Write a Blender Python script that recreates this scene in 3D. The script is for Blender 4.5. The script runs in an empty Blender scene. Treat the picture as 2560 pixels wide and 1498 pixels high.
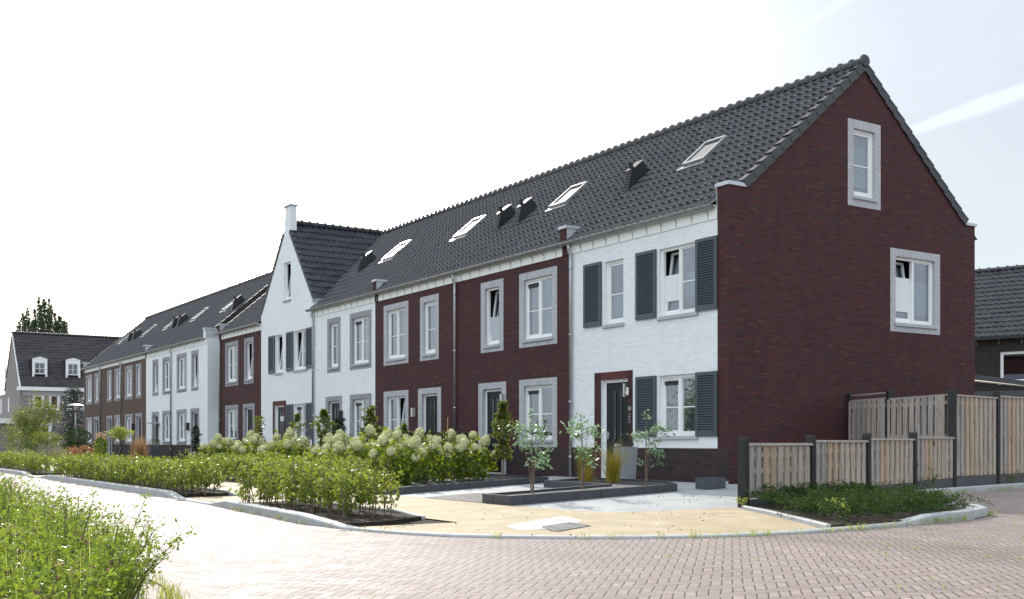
import bpy, math, random
import numpy as np
from mathutils import Vector, Matrix
R = math.radians
rng = np.random.default_rng(11)
random.seed(5)
scene = bpy.context.scene
COL = scene.collection

# ------------------------------------------------------------------ mesh builder
class MB:
    def __init__(s):
        s.v = []; s.n = 0; s.f = []; s.mi = []; s.k = 0
    def add(s, verts, faces, mi=0):
        verts = np.asarray(verts, float).reshape(-1, 3)
        s.v.append(verts)
        for f in faces:
            s.f.append(tuple(i + s.n for i in f)); s.mi.append(mi)
        s.n += len(verts)
    def bulk(s, verts, faces, mi=0):
        verts = np.asarray(verts, float).reshape(-1, 3)
        s.v.append(verts); fa = (np.asarray(faces) + s.n).tolist()
        s.f.extend(fa); s.mi.extend([mi] * len(fa)); s.n += len(verts)
    def quad(s, a, b, c, d, mi=0): s.add([a, b, c, d], [(0, 1, 2, 3)], mi)
    def hexa(s, p, mi=0):
        s.add(p, [(0, 3, 2, 1), (4, 5, 6, 7), (0, 1, 5, 4), (1, 2, 6, 5), (2, 3, 7, 6), (3, 0, 4, 7)], mi)
    def box(s, M, a0, a1, z0, z1, d0, d1, mi=0):
        s.hexa([M(a0, z0, d0), M(a1, z0, d0), M(a1, z0, d1), M(a0, z0, d1), M(a0, z1, d0), M(a1, z1, d0), M(a1, z1, d1), M(a0, z1, d1)], mi)
    def bx(s, x0, x1, y0, y1, z0, z1, mi=0): s.box(MF, x0, x1, z0, z1, y0, y1, mi)
    def prism(s, poly, off, mi=0):
        n = len(poly); off = np.array(off, float); p = np.array(poly, float)
        s.add(np.vstack([p, p + off]), [tuple(range(n))[::-1], tuple(range(n, 2 * n))] + [(i, (i + 1) % n, n + (i + 1) % n, n + i) for i in range(n)], mi)
    def tube(s, pts, rad, n=6, mi=0, cap=True):
        pts = np.array(pts, float); m = len(pts)
        if np.isscalar(rad): rad = [rad] * m
        V = []
        for i in range(m):
            t = pts[min(i + 1, m - 1)] - pts[max(i - 1, 0)]; t /= (np.linalg.norm(t) + 1e-9)
            u = np.cross(t, [0, 0, 1] if abs(t[2]) < .9 else [1, 0, 0]); u /= np.linalg.norm(u); w = np.cross(t, u)
            for k in range(n):
                q = 2 * math.pi * k / n
                V.append(pts[i] + rad[i] * (math.cos(q) * u + math.sin(q) * w))
        F = []
        for i in range(m - 1):
            for k in range(n):
                F.append((i * n + k, i * n + (k + 1) % n, (i + 1) * n + (k + 1) % n, (i + 1) * n + k))
        if cap: F += [tuple(range(n))[::-1], tuple(range((m - 1) * n, m * n))]
        s.add(V, F, mi)
    def lathe(s, c, prof, n=16, mi=0):
        V = []; m = len(prof)
        for r, z in prof:
            for k in range(n):
                q = 2 * math.pi * k / n
                V.append((c[0] + r * math.cos(q), c[1] + r * math.sin(q), c[2] + z))
        F = [(i * n + k, i * n + (k + 1) % n, (i + 1) * n + (k + 1) % n, (i + 1) * n + k) for i in range(m - 1) for k in range(n)]
        s.add(V, F + [tuple(range(n))[::-1], tuple(range((m - 1) * n, m * n))], mi)
    def mesh(s, name, mats, smooth=False, org=(0, 0, 0), recalc=False):
        me = bpy.data.meshes.new(name)
        V = np.vstack(s.v) - np.array(org) if s.v else np.zeros((0, 3))
        me.vertices.add(len(V)); me.vertices.foreach_set('co', V.astype(np.float32).ravel())
        ln = np.array([len(f) for f in s.f], np.int32)
        me.loops.add(int(ln.sum())); me.loops.foreach_set('vertex_index', np.fromiter((i for f in s.f for i in f), np.int32, int(ln.sum())))
        me.polygons.add(len(ln)); me.polygons.foreach_set('loop_start', np.concatenate([[0], np.cumsum(ln)[:-1]]).astype(np.int32))
        me.polygons.foreach_set('material_index', np.array(s.mi, np.int32))
        me.polygons.foreach_set('use_smooth', np.full(len(ln), smooth))
        for m in (mats if isinstance(mats, (list, tuple)) else [mats]): me.materials.append(m)
        me.update(calc_edges=True)
        if recalc:
            import bmesh
            b = bmesh.new(); b.from_mesh(me); bmesh.ops.recalc_face_normals(b, faces=b.faces); b.to_mesh(me); b.free()
        return me

def MF(a, z, d): return (a, d, z)             # walls that face the street (-Y)
def MG(a, z, d): return (-d, a, z)            # end wall that faces +X at X = 0

def tag(o, label=None, cat=None, group=None, kind=None):
    if label: o['label'] = label
    if cat: o['category'] = cat
    if group: o['group'] = group
    if kind: o['kind'] = kind
    return o

class T:
    """a thing: an Empty at its base that parents its parts (all part meshes share its origin)"""
    def __init__(s, name, label, cat, loc=(0, 0, 0), group=None):
        s.o = bpy.data.objects.new(name, None); COL.objects.link(s.o)
        s.o.location = loc; s.org = loc; s.o.empty_display_size = .2
        tag(s.o, label, cat, group)
    def part(s, name, mb, mat, parent=None, label=None, smooth=False, recalc=True):
        o = bpy.data.objects.new(name, mb.mesh(name, mat, smooth, s.org, recalc)); COL.objects.link(o)
        o.parent = parent or s.o
        if label: o['label'] = label
        return o

def single(name, mb, mat, label=None, cat=None, group=None, kind=None, org=(0, 0, 0), smooth=False, recalc=True):
    o = bpy.data.objects.new(name, mb.mesh(name, mat, smooth, org, recalc)); COL.objects.link(o); o.location = org
    return tag(o, label, cat, group, kind)

def copy_thing(src, loc, rz=0, sc=1, label=None):
    def cp(o, par):
        c = o.copy(); COL.objects.link(c)
        if par: c.parent = par
        for ch in list(o.children): cp(ch, c)
        return c
    c = cp(src, None); c.location = loc; c.rotation_euler = (0, 0, rz)
    c.scale = sc if isinstance(sc, tuple) else (sc, sc, sc)
    if label: c['label'] = label
    return c

# ------------------------------------------------------------------ node helpers
class NT:
    def __init__(s, tree): s.t = tree; s.L = tree.links
    def n(s, typ, ins=None, **at):
        nd = s.t.nodes.new(typ)
        for k, v in at.items(): setattr(nd, k, v)
        for k, v in (ins or {}).items():
            if isinstance(v, bpy.types.NodeSocket): s.L.new(v, nd.inputs[k])
            else: nd.inputs[k].default_value = v
        return nd
    def m(s, op, a, b=0., c=0.): return s.n('ShaderNodeMath', {0: a, 1: b, 2: c}, operation=op).outputs[0]
    def mix(s, f, a, b, bt='MIX'):
        nd = s.n('ShaderNodeMix', data_type='RGBA', blend_type=bt)
        for k, v in ((0, f), (6, a), (7, b)):
            if isinstance(v, bpy.types.NodeSocket): s.L.new(v, nd.inputs[k])
            else: nd.inputs[k].default_value = v if k == 0 else (tuple(v) + (1,))[:4]
        return nd.outputs[2]
    def ramp(s, f, stops, interp='LINEAR'):
        nd = s.n('ShaderNodeValToRGB', {0: f}); cr = nd.color_ramp; cr.interpolation = interp
        while len(cr.elements) < len(stops): cr.elements.new(1)
        for e, (p, c) in zip(cr.elements, stops):
            e.position = p; e.color = (tuple(c) + (1,))[:4]
        return nd.outputs[0]
    def sep(s, v):
        o = s.n('ShaderNodeSeparateXYZ', {0: v}).outputs; return o[0], o[1], o[2]
    def comb(s, x, y, z=0.): return s.n('ShaderNodeCombineXYZ', {0: x, 1: y, 2: z}).outputs[0]
    def noise(s, v, scale, detail=2, rough=.5, out=0):
        return s.n('ShaderNodeTexNoise', {'Vector': v, 'Scale': scale, 'Detail': detail, 'Roughness': rough}).outputs[out]
    def white(s, x, y): return s.n('ShaderNodeTexWhiteNoise', {'Vector': s.comb(x, y)}, noise_dimensions='2D').outputs[0]
    def bump(s, h, st=.3, dist=.01): return s.n('ShaderNodeBump', {'Height': h, 'Strength': st, 'Distance': dist}).outputs[0]
    def obj(s): return s.n('ShaderNodeTexCoord').outputs['Object']

def mat(name):
    m = bpy.data.materials.new(name); m.use_nodes = True; m.node_tree.nodes.clear()
    nt = NT(m.node_tree); nt.out = nt.n('ShaderNodeOutputMaterial'); return m, nt
def princ(nt, col, rough=.6, spec=.5, metal=0., normal=None, **kw):
    ins = {'Base Color': col if isinstance(col, bpy.types.NodeSocket) else (tuple(col) + (1,))[:4], 'Roughness': rough, 'Specular IOR Level': spec, 'Metallic': metal}
    if normal is not None: ins['Normal'] = normal
    ins.update(kw)
    return nt.n('ShaderNodeBsdfPrincipled', ins)
def finish(m, nt, sh): nt.L.new(sh.outputs[0], nt.out.inputs[0]); return m
def simple(name, col, rough=.6, spec=.5, metal=0., var=.12, nscale=3., bump=0., bscale=40.):
    m, nt = mat(name); o = nt.obj()
    n1 = nt.noise(o, nscale, 4)
    c = nt.mix(n1, [q * (1 - var) for q in col], [min(1, q * (1 + var)) for q in col])
    nm = nt.bump(nt.noise(o, bscale, 3), bump, .01) if bump else None
    return finish(m, nt, princ(nt, c, rough, spec, metal, nm))

def wall_uv(nt):
    tc = nt.n('ShaderNodeTexCoord'); x, y, z = nt.sep(tc.outputs['Object']); nx, ny, nz = nt.sep(tc.outputs['Normal'])
    sel = nt.m('GREATER_THAN', nt.m('ABSOLUTE', nx), nt.m('ABSOLUTE', ny))
    u = nt.m('ADD', nt.m('MULTIPLY', x, nt.m('SUBTRACT', 1., sel)), nt.m('MULTIPLY', y, sel))
    return u, z, tc.outputs['Object']
def cells(nt, u, z, bw, bh, mort):
    """running-bond cells: column id, row id, joint mask"""
    zr = nt.m('DIVIDE', z, bh); row = nt.m('FLOOR', zr)
    uu = nt.m('ADD', nt.m('DIVIDE', u, bw), nt.m('MULTIPLY', nt.m('FLOORED_MODULO', row, 2.), .5))
    col = nt.m('FLOOR', uu)
    fx = nt.m('MULTIPLY', nt.m('FRACT', uu), bw); fz = nt.m('MULTIPLY', nt.m('FRACT', zr), bh)
    mask = nt.m('MAXIMUM', nt.m('LESS_THAN', fx, mort), nt.m('LESS_THAN', fz, mort))
    return col, row, mask
def brick_mat(name, stops, mortar, bw=.21, bh=.06, mort=.011, vertical=False, rough=.75, bump=.5, big=.25, spec=.3, stain=.5):
    m, nt = mat(name); u, z, o = wall_uv(nt); u0, z0 = u, z
    if vertical: u, z = z, u
    col, row, mask = cells(nt, u, z, bw, bh, mort)
    rnd = nt.white(col, row)
    c = nt.ramp(rnd, stops)
    c = nt.mix(nt.m('MULTIPLY', nt.noise(o, 1.1, 5, .6), big * 2), c, nt.mix(.5, c, [q * .75 for q in stops[0][1]]))
    st = nt.noise(nt.comb(nt.m('MULTIPLY', u0, 3.), 0., nt.m('MULTIPLY', z0, .35)), 1.5, 5, .65)
    c = nt.mix(nt.ramp(st, [(.52, (0,) * 3), (.75, (stain,) * 3)]), c, [q * .62 for q in stops[0][1]])
    c = nt.mix(mask, c, mortar)
    h = nt.m('SUBTRACT', nt.m('ADD', 1., nt.m('MULTIPLY', rnd, .5)), mask)
    h = nt.m('ADD', h, nt.m('MULTIPLY', nt.noise(o, 60, 3), .4))
    return finish(m, nt, princ(nt, c, rough, spec, 0., nt.bump(h, bump, .006)))
def slab_mat(name, stops, joint, bw, bh, mort, rot=0., rough=.7, vary=.3, dirt=None, bump=.3):
    m, nt = mat(name); o = nt.obj(); x, y, z = nt.sep(o)
    ca, sa = math.cos(rot), math.sin(rot)
    u = nt.m('ADD', nt.m('MULTIPLY', x, ca), nt.m('MULTIPLY', y, sa)); v = nt.m('SUBTRACT', nt.m('MULTIPLY', y, ca), nt.m('MULTIPLY', x, sa))
    col, row, mask = cells(nt, u, v, bw, bh, mort)
    rnd = nt.white(col, row); c = nt.ramp(rnd, stops)
    nz = nt.noise(o, 2.2, 5, .6)
    c = nt.mix(nt.m('MULTIPLY', nz, vary), c, [q * .8 for q in stops[0][1]])
    if dirt: c = nt.mix(nt.ramp(nt.noise(o, 9., 5, .7), [(.62, (0, 0, 0)), (.72, (.8, .8, .8))]), c, dirt)
    msk = nt.m('MULTIPLY', mask, nt.ramp(nt.noise(o, 3., 3), [(.35, (.25,) * 3), (.6, (1,) * 3)]))
    c = nt.mix(msk, c, joint)
    return finish(m, nt, princ(nt, c, rough + .15, .18, 0., nt.bump(nt.m('ADD', nt.m('SUBTRACT', 1., mask), nt.m('MULTIPLY', nt.noise(o, 80, 3), .3)), bump, .005)))

def herring_mat(name, stops, joint, unit=.068, rot=R(46), n=3):
    m, nt = mat(name); o = nt.obj(); x, y, z = nt.sep(o)
    wob = nt.n('ShaderNodeVectorMath', {0: nt.noise(o, 2.3, 2, .5, 1), 1: (.03, .03, 0)}, operation='MULTIPLY').outputs[0]
    wx, wy, _ = nt.sep(wob); x = nt.m('ADD', x, wx); y = nt.m('ADD', y, wy)
    ca, sa = math.cos(rot) / unit, math.sin(rot) / unit
    u = nt.m('ADD', nt.m('MULTIPLY', x, ca), nt.m('MULTIPLY', y, sa)); v = nt.m('SUBTRACT', nt.m('MULTIPLY', y, ca), nt.m('MULTIPLY', x, sa))
    i = nt.m('FLOOR', u); j = nt.m('FLOOR', v); fx = nt.m('FRACT', u); fy = nt.m('FRACT', v)
    k = nt.m('FLOORED_MODULO', nt.m('SUBTRACT', i, j), 2. * n)
    ver = nt.m('GREATER_THAN', k, n - .5); hor = nt.m('SUBTRACT', 1., ver)
    ko = nt.m('SUBTRACT', 2. * n - 1, k)
    lx = nt.m('ADD', fx, nt.m('MULTIPLY', hor, k)); ly = nt.m('ADD', fy, nt.m('MULTIPLY', ver, ko))
    w = nt.m('ADD', 1., nt.m('MULTIPLY', hor, n - 1.)); h = nt.m('ADD', 1., nt.m('MULTIPLY', ver, n - 1.))
    ed = nt.m('MINIMUM', nt.m('MINIMUM', lx, nt.m('SUBTRACT', w, lx)), nt.m('MINIMUM', ly, nt.m('SUBTRACT', h, ly)))
    ii = nt.m('SUBTRACT', i, nt.m('MULTIPLY', hor, k)); jj = nt.m('SUBTRACT', j, nt.m('MULTIPLY', ver, ko))
    rnd = nt.white(ii, jj)
    c = nt.ramp(rnd, stops)
    c = nt.mix(nt.m('MULTIPLY', nt.noise(o, .35, 4, .6), .35), c, stops[-1][1])
    c = nt.mix(nt.m('MULTIPLY', nt.noise(o, 70, 4, .7), .3), c, [q * .62 for q in stops[0][1]])
    big = nt.noise(nt.n('ShaderNodeMapping', {'Vector': o, 'Scale': (.35, 1., 1.)}).outputs[0], .55, 4, .6)
    c = nt.mix(1., c, nt.ramp(big, [(.3, (.78, .76, .75)), (.5, (.97,) * 3), (.7, (1.08,) * 3)]), 'MULTIPLY')
    c = nt.mix(nt.ramp(nt.noise(o, 1.7, 6, .75), [(.56, (0,) * 3), (.7, (.4,) * 3)]), c, (.16, .13, .11))
    jw = nt.m('ADD', .07, nt.m('MULTIPLY', nt.noise(o, 5, 2), .05))
    mask = nt.n('ShaderNodeMapRange', {0: ed, 1: nt.m('MULTIPLY', jw, .6), 2: jw, 3: 1., 4: 0.}).outputs[0]
    moss = nt.ramp(nt.noise(o, 1.3, 5, .7), [(.5, (0, 0, 0)), (.66, (1, 1, 1))])
    jc = nt.mix(moss, joint, (.10, .12, .035))
    c = nt.mix(mask, c, jc)
    # a few loose bits of dirt and leaf on the bricks
    dt = nt.ramp(nt.noise(o, 24, 3, .6), [(.71, (0, 0, 0)), (.75, (1, 1, 1))])
    c = nt.mix(nt.m('MULTIPLY', dt, .7), c, (.09, .08, .05))
    hh = nt.m('ADD', nt.m('MULTIPLY', nt.m('MINIMUM', ed, .16), 6.), nt.m('ADD', nt.m('MULTIPLY', rnd, .35), nt.m('MULTIPLY', nt.noise(o, 90, 3), .25)))
    rough = nt.m('ADD', .6, nt.m('MULTIPLY', rnd, .15))
    return finish(m, nt, princ(nt, c, rough, .12, 0., nt.bump(hh, .4, .006)))

def leaf_mat(name, stops, trans=.45, tcol=None, rough=.42, spec=.5, patch=.0):
    m, nt = mat(name); g = nt.n('ShaderNodeNewGeometry')
    c = nt.ramp(g.outputs['Random Per Island'], stops)
    if patch: c = nt.mix(nt.m('MULTIPLY', nt.noise(nt.obj(), 1.6, 3), patch), c, [q * .55 for q in stops[0][1]])
    p = princ(nt, c, rough, spec)
    tc = nt.mix(.55, c, tcol or (.30, .38, .02))
    tr = nt.n('ShaderNodeBsdfTranslucent', {0: tc})
    mx = nt.n('ShaderNodeMixShader', {0: trans, 1: p.outputs[0], 2: tr.outputs[0]})
    return finish(m, nt, mx)

M = {}
M['brick_red'] = brick_mat('dark_red_brick', [(0, (.048, .016, .018)), (.3, (.085, .022, .022)), (.55, (.060, .022, .030)), (.75, (.095, .027, .024)), (.92, (.050, .030, .028)), (1, (.105, .042, .030))], (.030, .021, .021))
M['brick_red_sol'] = brick_mat('dark_red_soldier_brick', [(0, (.10, .025, .02)), (1, (.14, .04, .03))], (.05, .03, .03), vertical=True)
M['brick_brown'] = brick_mat('brown_brick', [(0, (.080, .052, .040)), (.5, (.115, .075, .055)), (1, (.14, .085, .06))], (.07, .05, .04))
M['plinth'] = brick_mat('plinth_brick', [(0, (.030, .021, .024)), (.6, (.048, .030, .032)), (1, (.065, .036, .033))], (.024, .02, .02))
M['white_brick'] = brick_mat('white_painted_brick', [(0, (.74, .75, .76)), (1, (.82, .83, .83))], (.67, .68, .69), mort=.008, big=.03, bump=.5, rough=.55, stain=.14)
M['grey_brick'] = brick_mat('light_grey_brick', [(0, (.42, .42, .44)), (1, (.50, .50, .52))], (.33, .33, .35), big=.04, rough=.6)
M['grey_sol'] = brick_mat('light_grey_soldier_brick', [(0, (.42, .42, .44)), (1, (.50, .50, .52))], (.31, .31, .33), vertical=True, big=.04, rough=.6)
M['grey_brick2'] = brick_mat('mid_grey_brick', [(0, (.27, .27, .29)), (1, (.33, .33, .35))], (.24, .24, .26), big=.04, rough=.6)
M['grey_sol2'] = brick_mat('mid_grey_soldier_brick', [(0, (.27, .27, .29)), (1, (.33, .33, .35))], (.22, .22, .24), vertical=True, big=.04, rough=.6)
M['taupe_brick'] = brick_mat('taupe_brick', [(0, (.21, .19, .185)), (1, (.28, .25, .24))], (.22, .2, .2))
M['black_brick'] = brick_mat('black_brown_brick', [(0, (.020, .016, .018)), (.7, (.034, .025, .022)), (1, (.05, .036, .028))], (.02, .017, .017))
M['orange_brick'] = brick_mat('orange_brick', [(0, (.34, .16, .10)), (1, (.48, .27, .18))], (.4, .34, .28))
M['white'] = simple('white_paint', (.80, .80, .79), .4, .5, var=.03)
M['offwhite'] = simple('fascia_paint', (.78, .79, .76), .5, .4, var=.03)
M['stone'] = simple('sill_stone', (.42, .43, .44), .7, .3, var=.1, nscale=12, bump=.15)
M['shutter'] = simple('shutter_paint', (.058, .072, .086), .42, .5, var=.08)
M['door'] = simple('door_paint', (.012, .016, .019), .4, .25, var=.1)
M['zinc'] = simple('zinc', (.40, .42, .42), .38, .5, .75, var=.25, nscale=6)
M['zinc_light'] = simple('zinc_cap', (.55, .57, .60), .42, .5, .4, var=.1, nscale=6)
M['black'] = simple('black_plastic', (.014, .014, .016), .45, .5)
M['dark_metal'] = simple('vent_metal', (.022, .025, .03), .42, .5, .2, var=.2)
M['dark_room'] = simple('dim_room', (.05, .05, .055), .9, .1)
M['curtain'] = simple('white_curtain', (.72, .73, .75), .8, .2, var=.06)
M['blind'] = simple('grey_blind', (.46, .48, .52), .8, .2, var=.08)
M['lamp'] = simple('lamp_metal', (.62, .62, .6), .35, .5, .6)
M['concrete'] = simple('kerb_concrete', (.39, .40, .405), .75, .35, var=.22, nscale=5, bump=.25, bscale=90)
M['concrete_dark'] = simple('dark_concrete', (.075, .08, .088), .7, .35, var=.3, nscale=4, bump=.2)
M['pot'] = simple('pot_concrete', (.22, .225, .24), .7, .35, var=.22, nscale=3, bump=.15)
M['wood_post'] = simple('black_stained_post', (.026, .024, .026), .7, .3, var=.45, nscale=9, bump=.3)
M['base_slab'] = simple('fence_base_slab', (.075, .078, .088), .75, .3, var=.35, nscale=5, bump=.2)
M['bark'] = simple('young_bark', (.17, .12, .09), .8, .2, var=.3, nscale=20, bump=.3)
M['stem'] = simple('green_stem', (.11, .12, .05), .7, .2, var=.3, nscale=20)
M['dry_stem'] = simple('dry_stem', (.33, .22, .10), .7, .2, var=.3, nscale=20)
M['soil'] = simple('dark_soil', (.040, .031, .025), .95, .1, var=.5, nscale=7, bump=.8, bscale=30)
M['cream_cloth'] = simple('cream_awning', (.60, .54, .42), .8, .2)
M['anthracite'] = simple('anthracite_frame', (.06, .062, .065), .5, .4)
M['seat'] = simple('far_ground', (.16, .17, .10), .9, .1, var=.4, nscale=.4)

def tile_mat(name, a, b, rough=.3, spec=.6, tw=.235, tl=.36):
    m, nt = mat(name); o = nt.obj(); x, y, z = nt.sep(o)
    rnd = nt.white(nt.m('FLOOR', nt.m('DIVIDE', nt.m('ADD', x, nt.m('MULTIPLY', y, .35)), tw)), nt.m('FLOOR', nt.m('DIVIDE', z, tl * .648)))
    c = nt.mix(rnd, a, b); ms = nt.ramp(nt.noise(o, 2.1, 5, .65), [(.55, (0,) * 3), (.72, (.5,) * 3)]); c = nt.mix(ms, c, [q * 1.7 + .008 for q in b])
    rg = nt.m('ADD', rough, nt.m('MULTIPLY', nt.noise(o, 4, 3), .10))
    return finish(m, nt, princ(nt, c, rg, spec, 0., nt.bump(nt.noise(o, 50, 3), .08, .01)))
M['tile'] = tile_mat('roof_tile', (.016, .016, .020), (.034, .032, .034), .27, .75)
M['tile_x'] = tile_mat('cross_roof_tile', (.022, .025, .034), (.044, .048, .052), .4, .4)
M['tile_far'] = tile_mat('far_roof_tile', (.032, .030, .036), (.062, .055, .055), .5, .4)

def glass_mat(name, refl=.10, tint=(.86, .9, .93)):
    m, nt = mat(name)
    fr = nt.m('MINIMUM', .9, nt.m('ADD', nt.n('ShaderNodeFresnel', {0: 1.5}).outputs[0], refl))
    gl = nt.n('ShaderNodeBsdfGlossy', {'Color': (.95, .97, 1, 1), 'Roughness': .01, 'Normal': nt.bump(nt.noise(nt.obj(), 1.6, 1), .03, .02)})
    tr = nt.n('ShaderNodeBsdfTransparent', {0: tint + (1,)})
    return finish(m, nt, nt.n('ShaderNodeMixShader', {0: fr, 1: tr.outputs[0], 2: gl.outputs[0]}))
M['glass'] = glass_mat('window_glass', .13)
M['roofglass'] = finish(*(lambda mm: (mm[0], mm[1], princ(mm[1], (.05, .06, .07), .06, 1.0)))(mat('skylight_glass')))

def wood_mat():
    m, nt = mat('weathered_pine'); g = nt.n('ShaderNodeNewGeometry'); o = nt.obj(); x, y, z = nt.sep(o)
    c = nt.ramp(g.outputs['Random Per Island'], [(0, (.40, .34, .28)), (.3, (.48, .41, .35)), (.5, (.35, .33, .32)), (.8, (.47, .39, .32)), (.93, (.48, .36, .25)), (1, (.42, .38, .36))])
    v = nt.comb(nt.m('MULTIPLY', x, 26.), nt.m('MULTIPLY', y, 26.), nt.m('ADD', nt.m('MULTIPLY', z, 1.6), nt.m('MULTIPLY', g.outputs['Random Per Island'], 50.)))
    gr = nt.noise(v, 1.4, 4, .6)
    c = nt.mix(nt.ramp(gr, [(.42, (0, 0, 0)), (.7, (.75,) * 3)]), c, (.15, .11, .085))
    v2 = nt.comb(nt.m('MULTIPLY', x, 9.), nt.m('MULTIPLY', y, 9.), nt.m('ADD', nt.m('MULTIPLY', z, 5.), nt.m('MULTIPLY', g.outputs['Random Per Island'], 90.)))
    c = nt.mix(nt.ramp(nt.noise(v2, 1., 2), [(.69, (0, 0, 0)), (.74, (1, 1, 1))]), c, (.10, .06, .04))
    return finish(m, nt, princ(nt, c, .75, .25, 0., nt.bump(gr, .2, .005)))
M['wood'] = wood_mat()
def gravel_mat(name, stops, scale=42):
    m, nt = mat(name); o = nt.obj()
    vo = nt.n('ShaderNodeTexVoronoi', {'Vector': o, 'Scale': scale})
    c = nt.ramp(nt.sep(vo.outputs['Color'])[0], stops)
    c = nt.mix(nt.ramp(vo.outputs['Distance'], [(.3, (0,) * 3), (.65, (.9,) * 3)]), c, [q * .25 for q in stops[0][1]])
    return finish(m, nt, princ(nt, c, .6, .4, 0., nt.bump(nt.m('SUBTRACT', 1., vo.outputs['Distance']), 1., .03)))
M['gravel'] = gravel_mat('slate_gravel', [(0, (.03, .032, .038)), (.65, (.07, .073, .083)), (.86, (.2, .2, .215)), (1, (.45, .45, .45))])
M['road'] = herring_mat('brick_paving', [(0, (.30, .235, .215)), (.4, (.36, .285, .265)), (.7, (.33, .275, .265)), (1, (.42, .34, .315))], (.085, .07, .055))
M['band'] = slab_mat('band_bricks', [(0, (.32, .25, .23)), (1, (.42, .34, .31))], (.08, .07, .05), .2, .1, .007, 0, .6)
M['yellow'] = slab_mat('yellow_pavers', [(0, (.42, .335, .215)), (.5, (.47, .38, .245)), (1, (.52, .425, .285))], (.24, .18, .10), .3, .3, .012, R(24), .65, .45, (.24, .20, .10), .3)
M['slab'] = slab_mat('grey_slabs', [(0, (.36, .37, .375)), (1, (.44, .45, .45))], (.18, .18, .17), .62, .62, .016, R(24), .6, .4, (.25, .24, .18), .3)
M['whiteslab'] = slab_mat('white_slabs', [(0, (.74, .74, .72)), (1, (.8, .8, .78))], (.5, .5, .48), .3, .3, .006, R(24), .6, .1)
M['gridpaver'] = slab_mat('grey_grid_pavers', [(0, (.07, .08, .09)), (1, (.13, .14, .155))], (.42, .42, .40), .2, .10, .014, R(24), .6, .1)
M['planter'] = None
def planter_mat():
    m, nt = mat('planter_palisade'); o = nt.obj(); x, y, z = nt.sep(o); 
    u = nt.m('ADD', nt.m('MULTIPLY', x, 1.), nt.m('MULTIPLY', y, -1.))
    f = nt.m('FRACT', nt.m('DIVIDE', u, .085)); line = nt.m('LESS_THAN', f, .14)
    f2 = nt.m('FRACT', nt.m('DIVIDE', u, .98)); l2 = nt.m('LESS_THAN', f2, .02)
    c = nt.mix(nt.noise(o, 5, 4), (.055, .058, .066), (.085, .088, .098))
    c = nt.mix(nt.m('MAXIMUM', nt.m('MULTIPLY', line, .55), l2), c, (.022, .022, .026))
    return finish(m, nt, princ(nt, c, .65, .35, 0., nt.bump(nt.m('SUBTRACT', 1., line), .35, .01)))
M['planter'] = planter_mat()

G = leaf_mat
M['lf_hedge'] = G('hedge_leaf', [(0, (.03, .06, .014)), (.4, (.07, .12, .022)), (.75, (.13, .17, .03)), (.95, (.24, .22, .035)), (1, (.28, .17, .05))], .48, (.50, .62, .06), .4, .5)
M['lf_hyd'] = G('hydrangea_leaf', [(0, (.03, .065, .012)), (.6, (.06, .12, .02)), (1, (.11, .17, .025))], .48, (.50, .58, .03))
M['lf_petal'] = G('hydrangea_petal', [(0, (.46, .54, .22)), (.4, (.62, .64, .36)), (.85, (.74, .71, .50)), (1, (.66, .52, .38))], .35, (.80, .80, .42), .6, .2)
M['lf_col'] = G('hornbeam_leaf', [(0, (.025, .045, .012)), (.7, (.05, .085, .016)), (1, (.11, .13, .02))], .38, (.40, .42, .02))
M['lf_dark'] = G('ivy_leaf', [(0, (.012, .022, .012)), (1, (.028, .05, .022))], .2, (.1, .16, .03), .35, .6)
M['lf_pale'] = G('pale_tree_leaf', [(0, (.10, .19, .085)), (.55, (.19, .30, .16)), (.85, (.36, .46, .32)), (1, (.6, .64, .56))], .35, (.26, .42, .14), .38, .55)
M['lf_grass'] = G('golden_grass_blade', [(0, (.16, .15, .02)), (.6, (.33, .27, .03)), (1, (.42, .26, .05))], .4, (.6, .5, .05))
M['lf_gold'] = G('feather_grass_blade', [(0, (.20, .11, .05)), (.7, (.36, .22, .11)), (1, (.46, .32, .18))], .4, (.6, .34, .14))
M['lf_dune'] = G('pale_dry_blade', [(0, (.14, .15, .06)), (.7, (.25, .23, .12)), (1, (.36, .30, .19))], .4, (.5, .46, .2))
M['lf_juni'] = G('creeping_conifer_sprig', [(0, (.012, .026, .010)), (.7, (.022, .05, .015)), (1, (.045, .08, .022))], .28, (.12, .20, .03), .7, .15)
M['lf_lime'] = G('lime_leaf', [(0, (.16, .22, .03)), (.7, (.3, .36, .06)), (1, (.46, .5, .14))], .45, (.6, .62, .12))
M['lf_poplar'] = G('poplar_leaf', [(0, (.045, .08, .065)), (.8, (.075, .12, .09)), (1, (.14, .18, .08))], .3, (.22, .28, .05))
M['lf_conifer'] = G('dark_conifer_needle', [(0, (.012, .025, .026)), (1, (.03, .052, .05))], .15, (.08, .12, .05))
M['lf_garden'] = G('garden_tree_leaf', [(0, (.05, .09, .03)), (.6, (.10, .16, .045)), (.9, (.22, .25, .05)), (1, (.26, .13, .06))], .45, (.42, .48, .05))
M['lf_red'] = G('red_leaf', [(0, (.06, .08, .03)), (.4, (.12, .09, .04)), (.7, (.34, .09, .05)), (1, (.45, .16, .10))], .4, (.55, .22, .06))
M['lf_wild'] = G('wildflower_leaf', [(0, (.05, .11, .02)), (.5, (.11, .20, .025)), (.88, (.20, .27, .035)), (1, (.32, .31, .06))], .5, (.42, .54, .04))
M['lf_pink'] = G('pink_petal', [(0, (.5, .24, .22)), (1, (.7, .5, .36))], .4, (.7, .4, .3))
M['lf_dry'] = G('dry_seed_head', [(0, (.07, .04, .03)), (.6, (.14, .08, .06)), (1, (.28, .17, .12))], .2, (.3, .2, .1))
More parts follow.
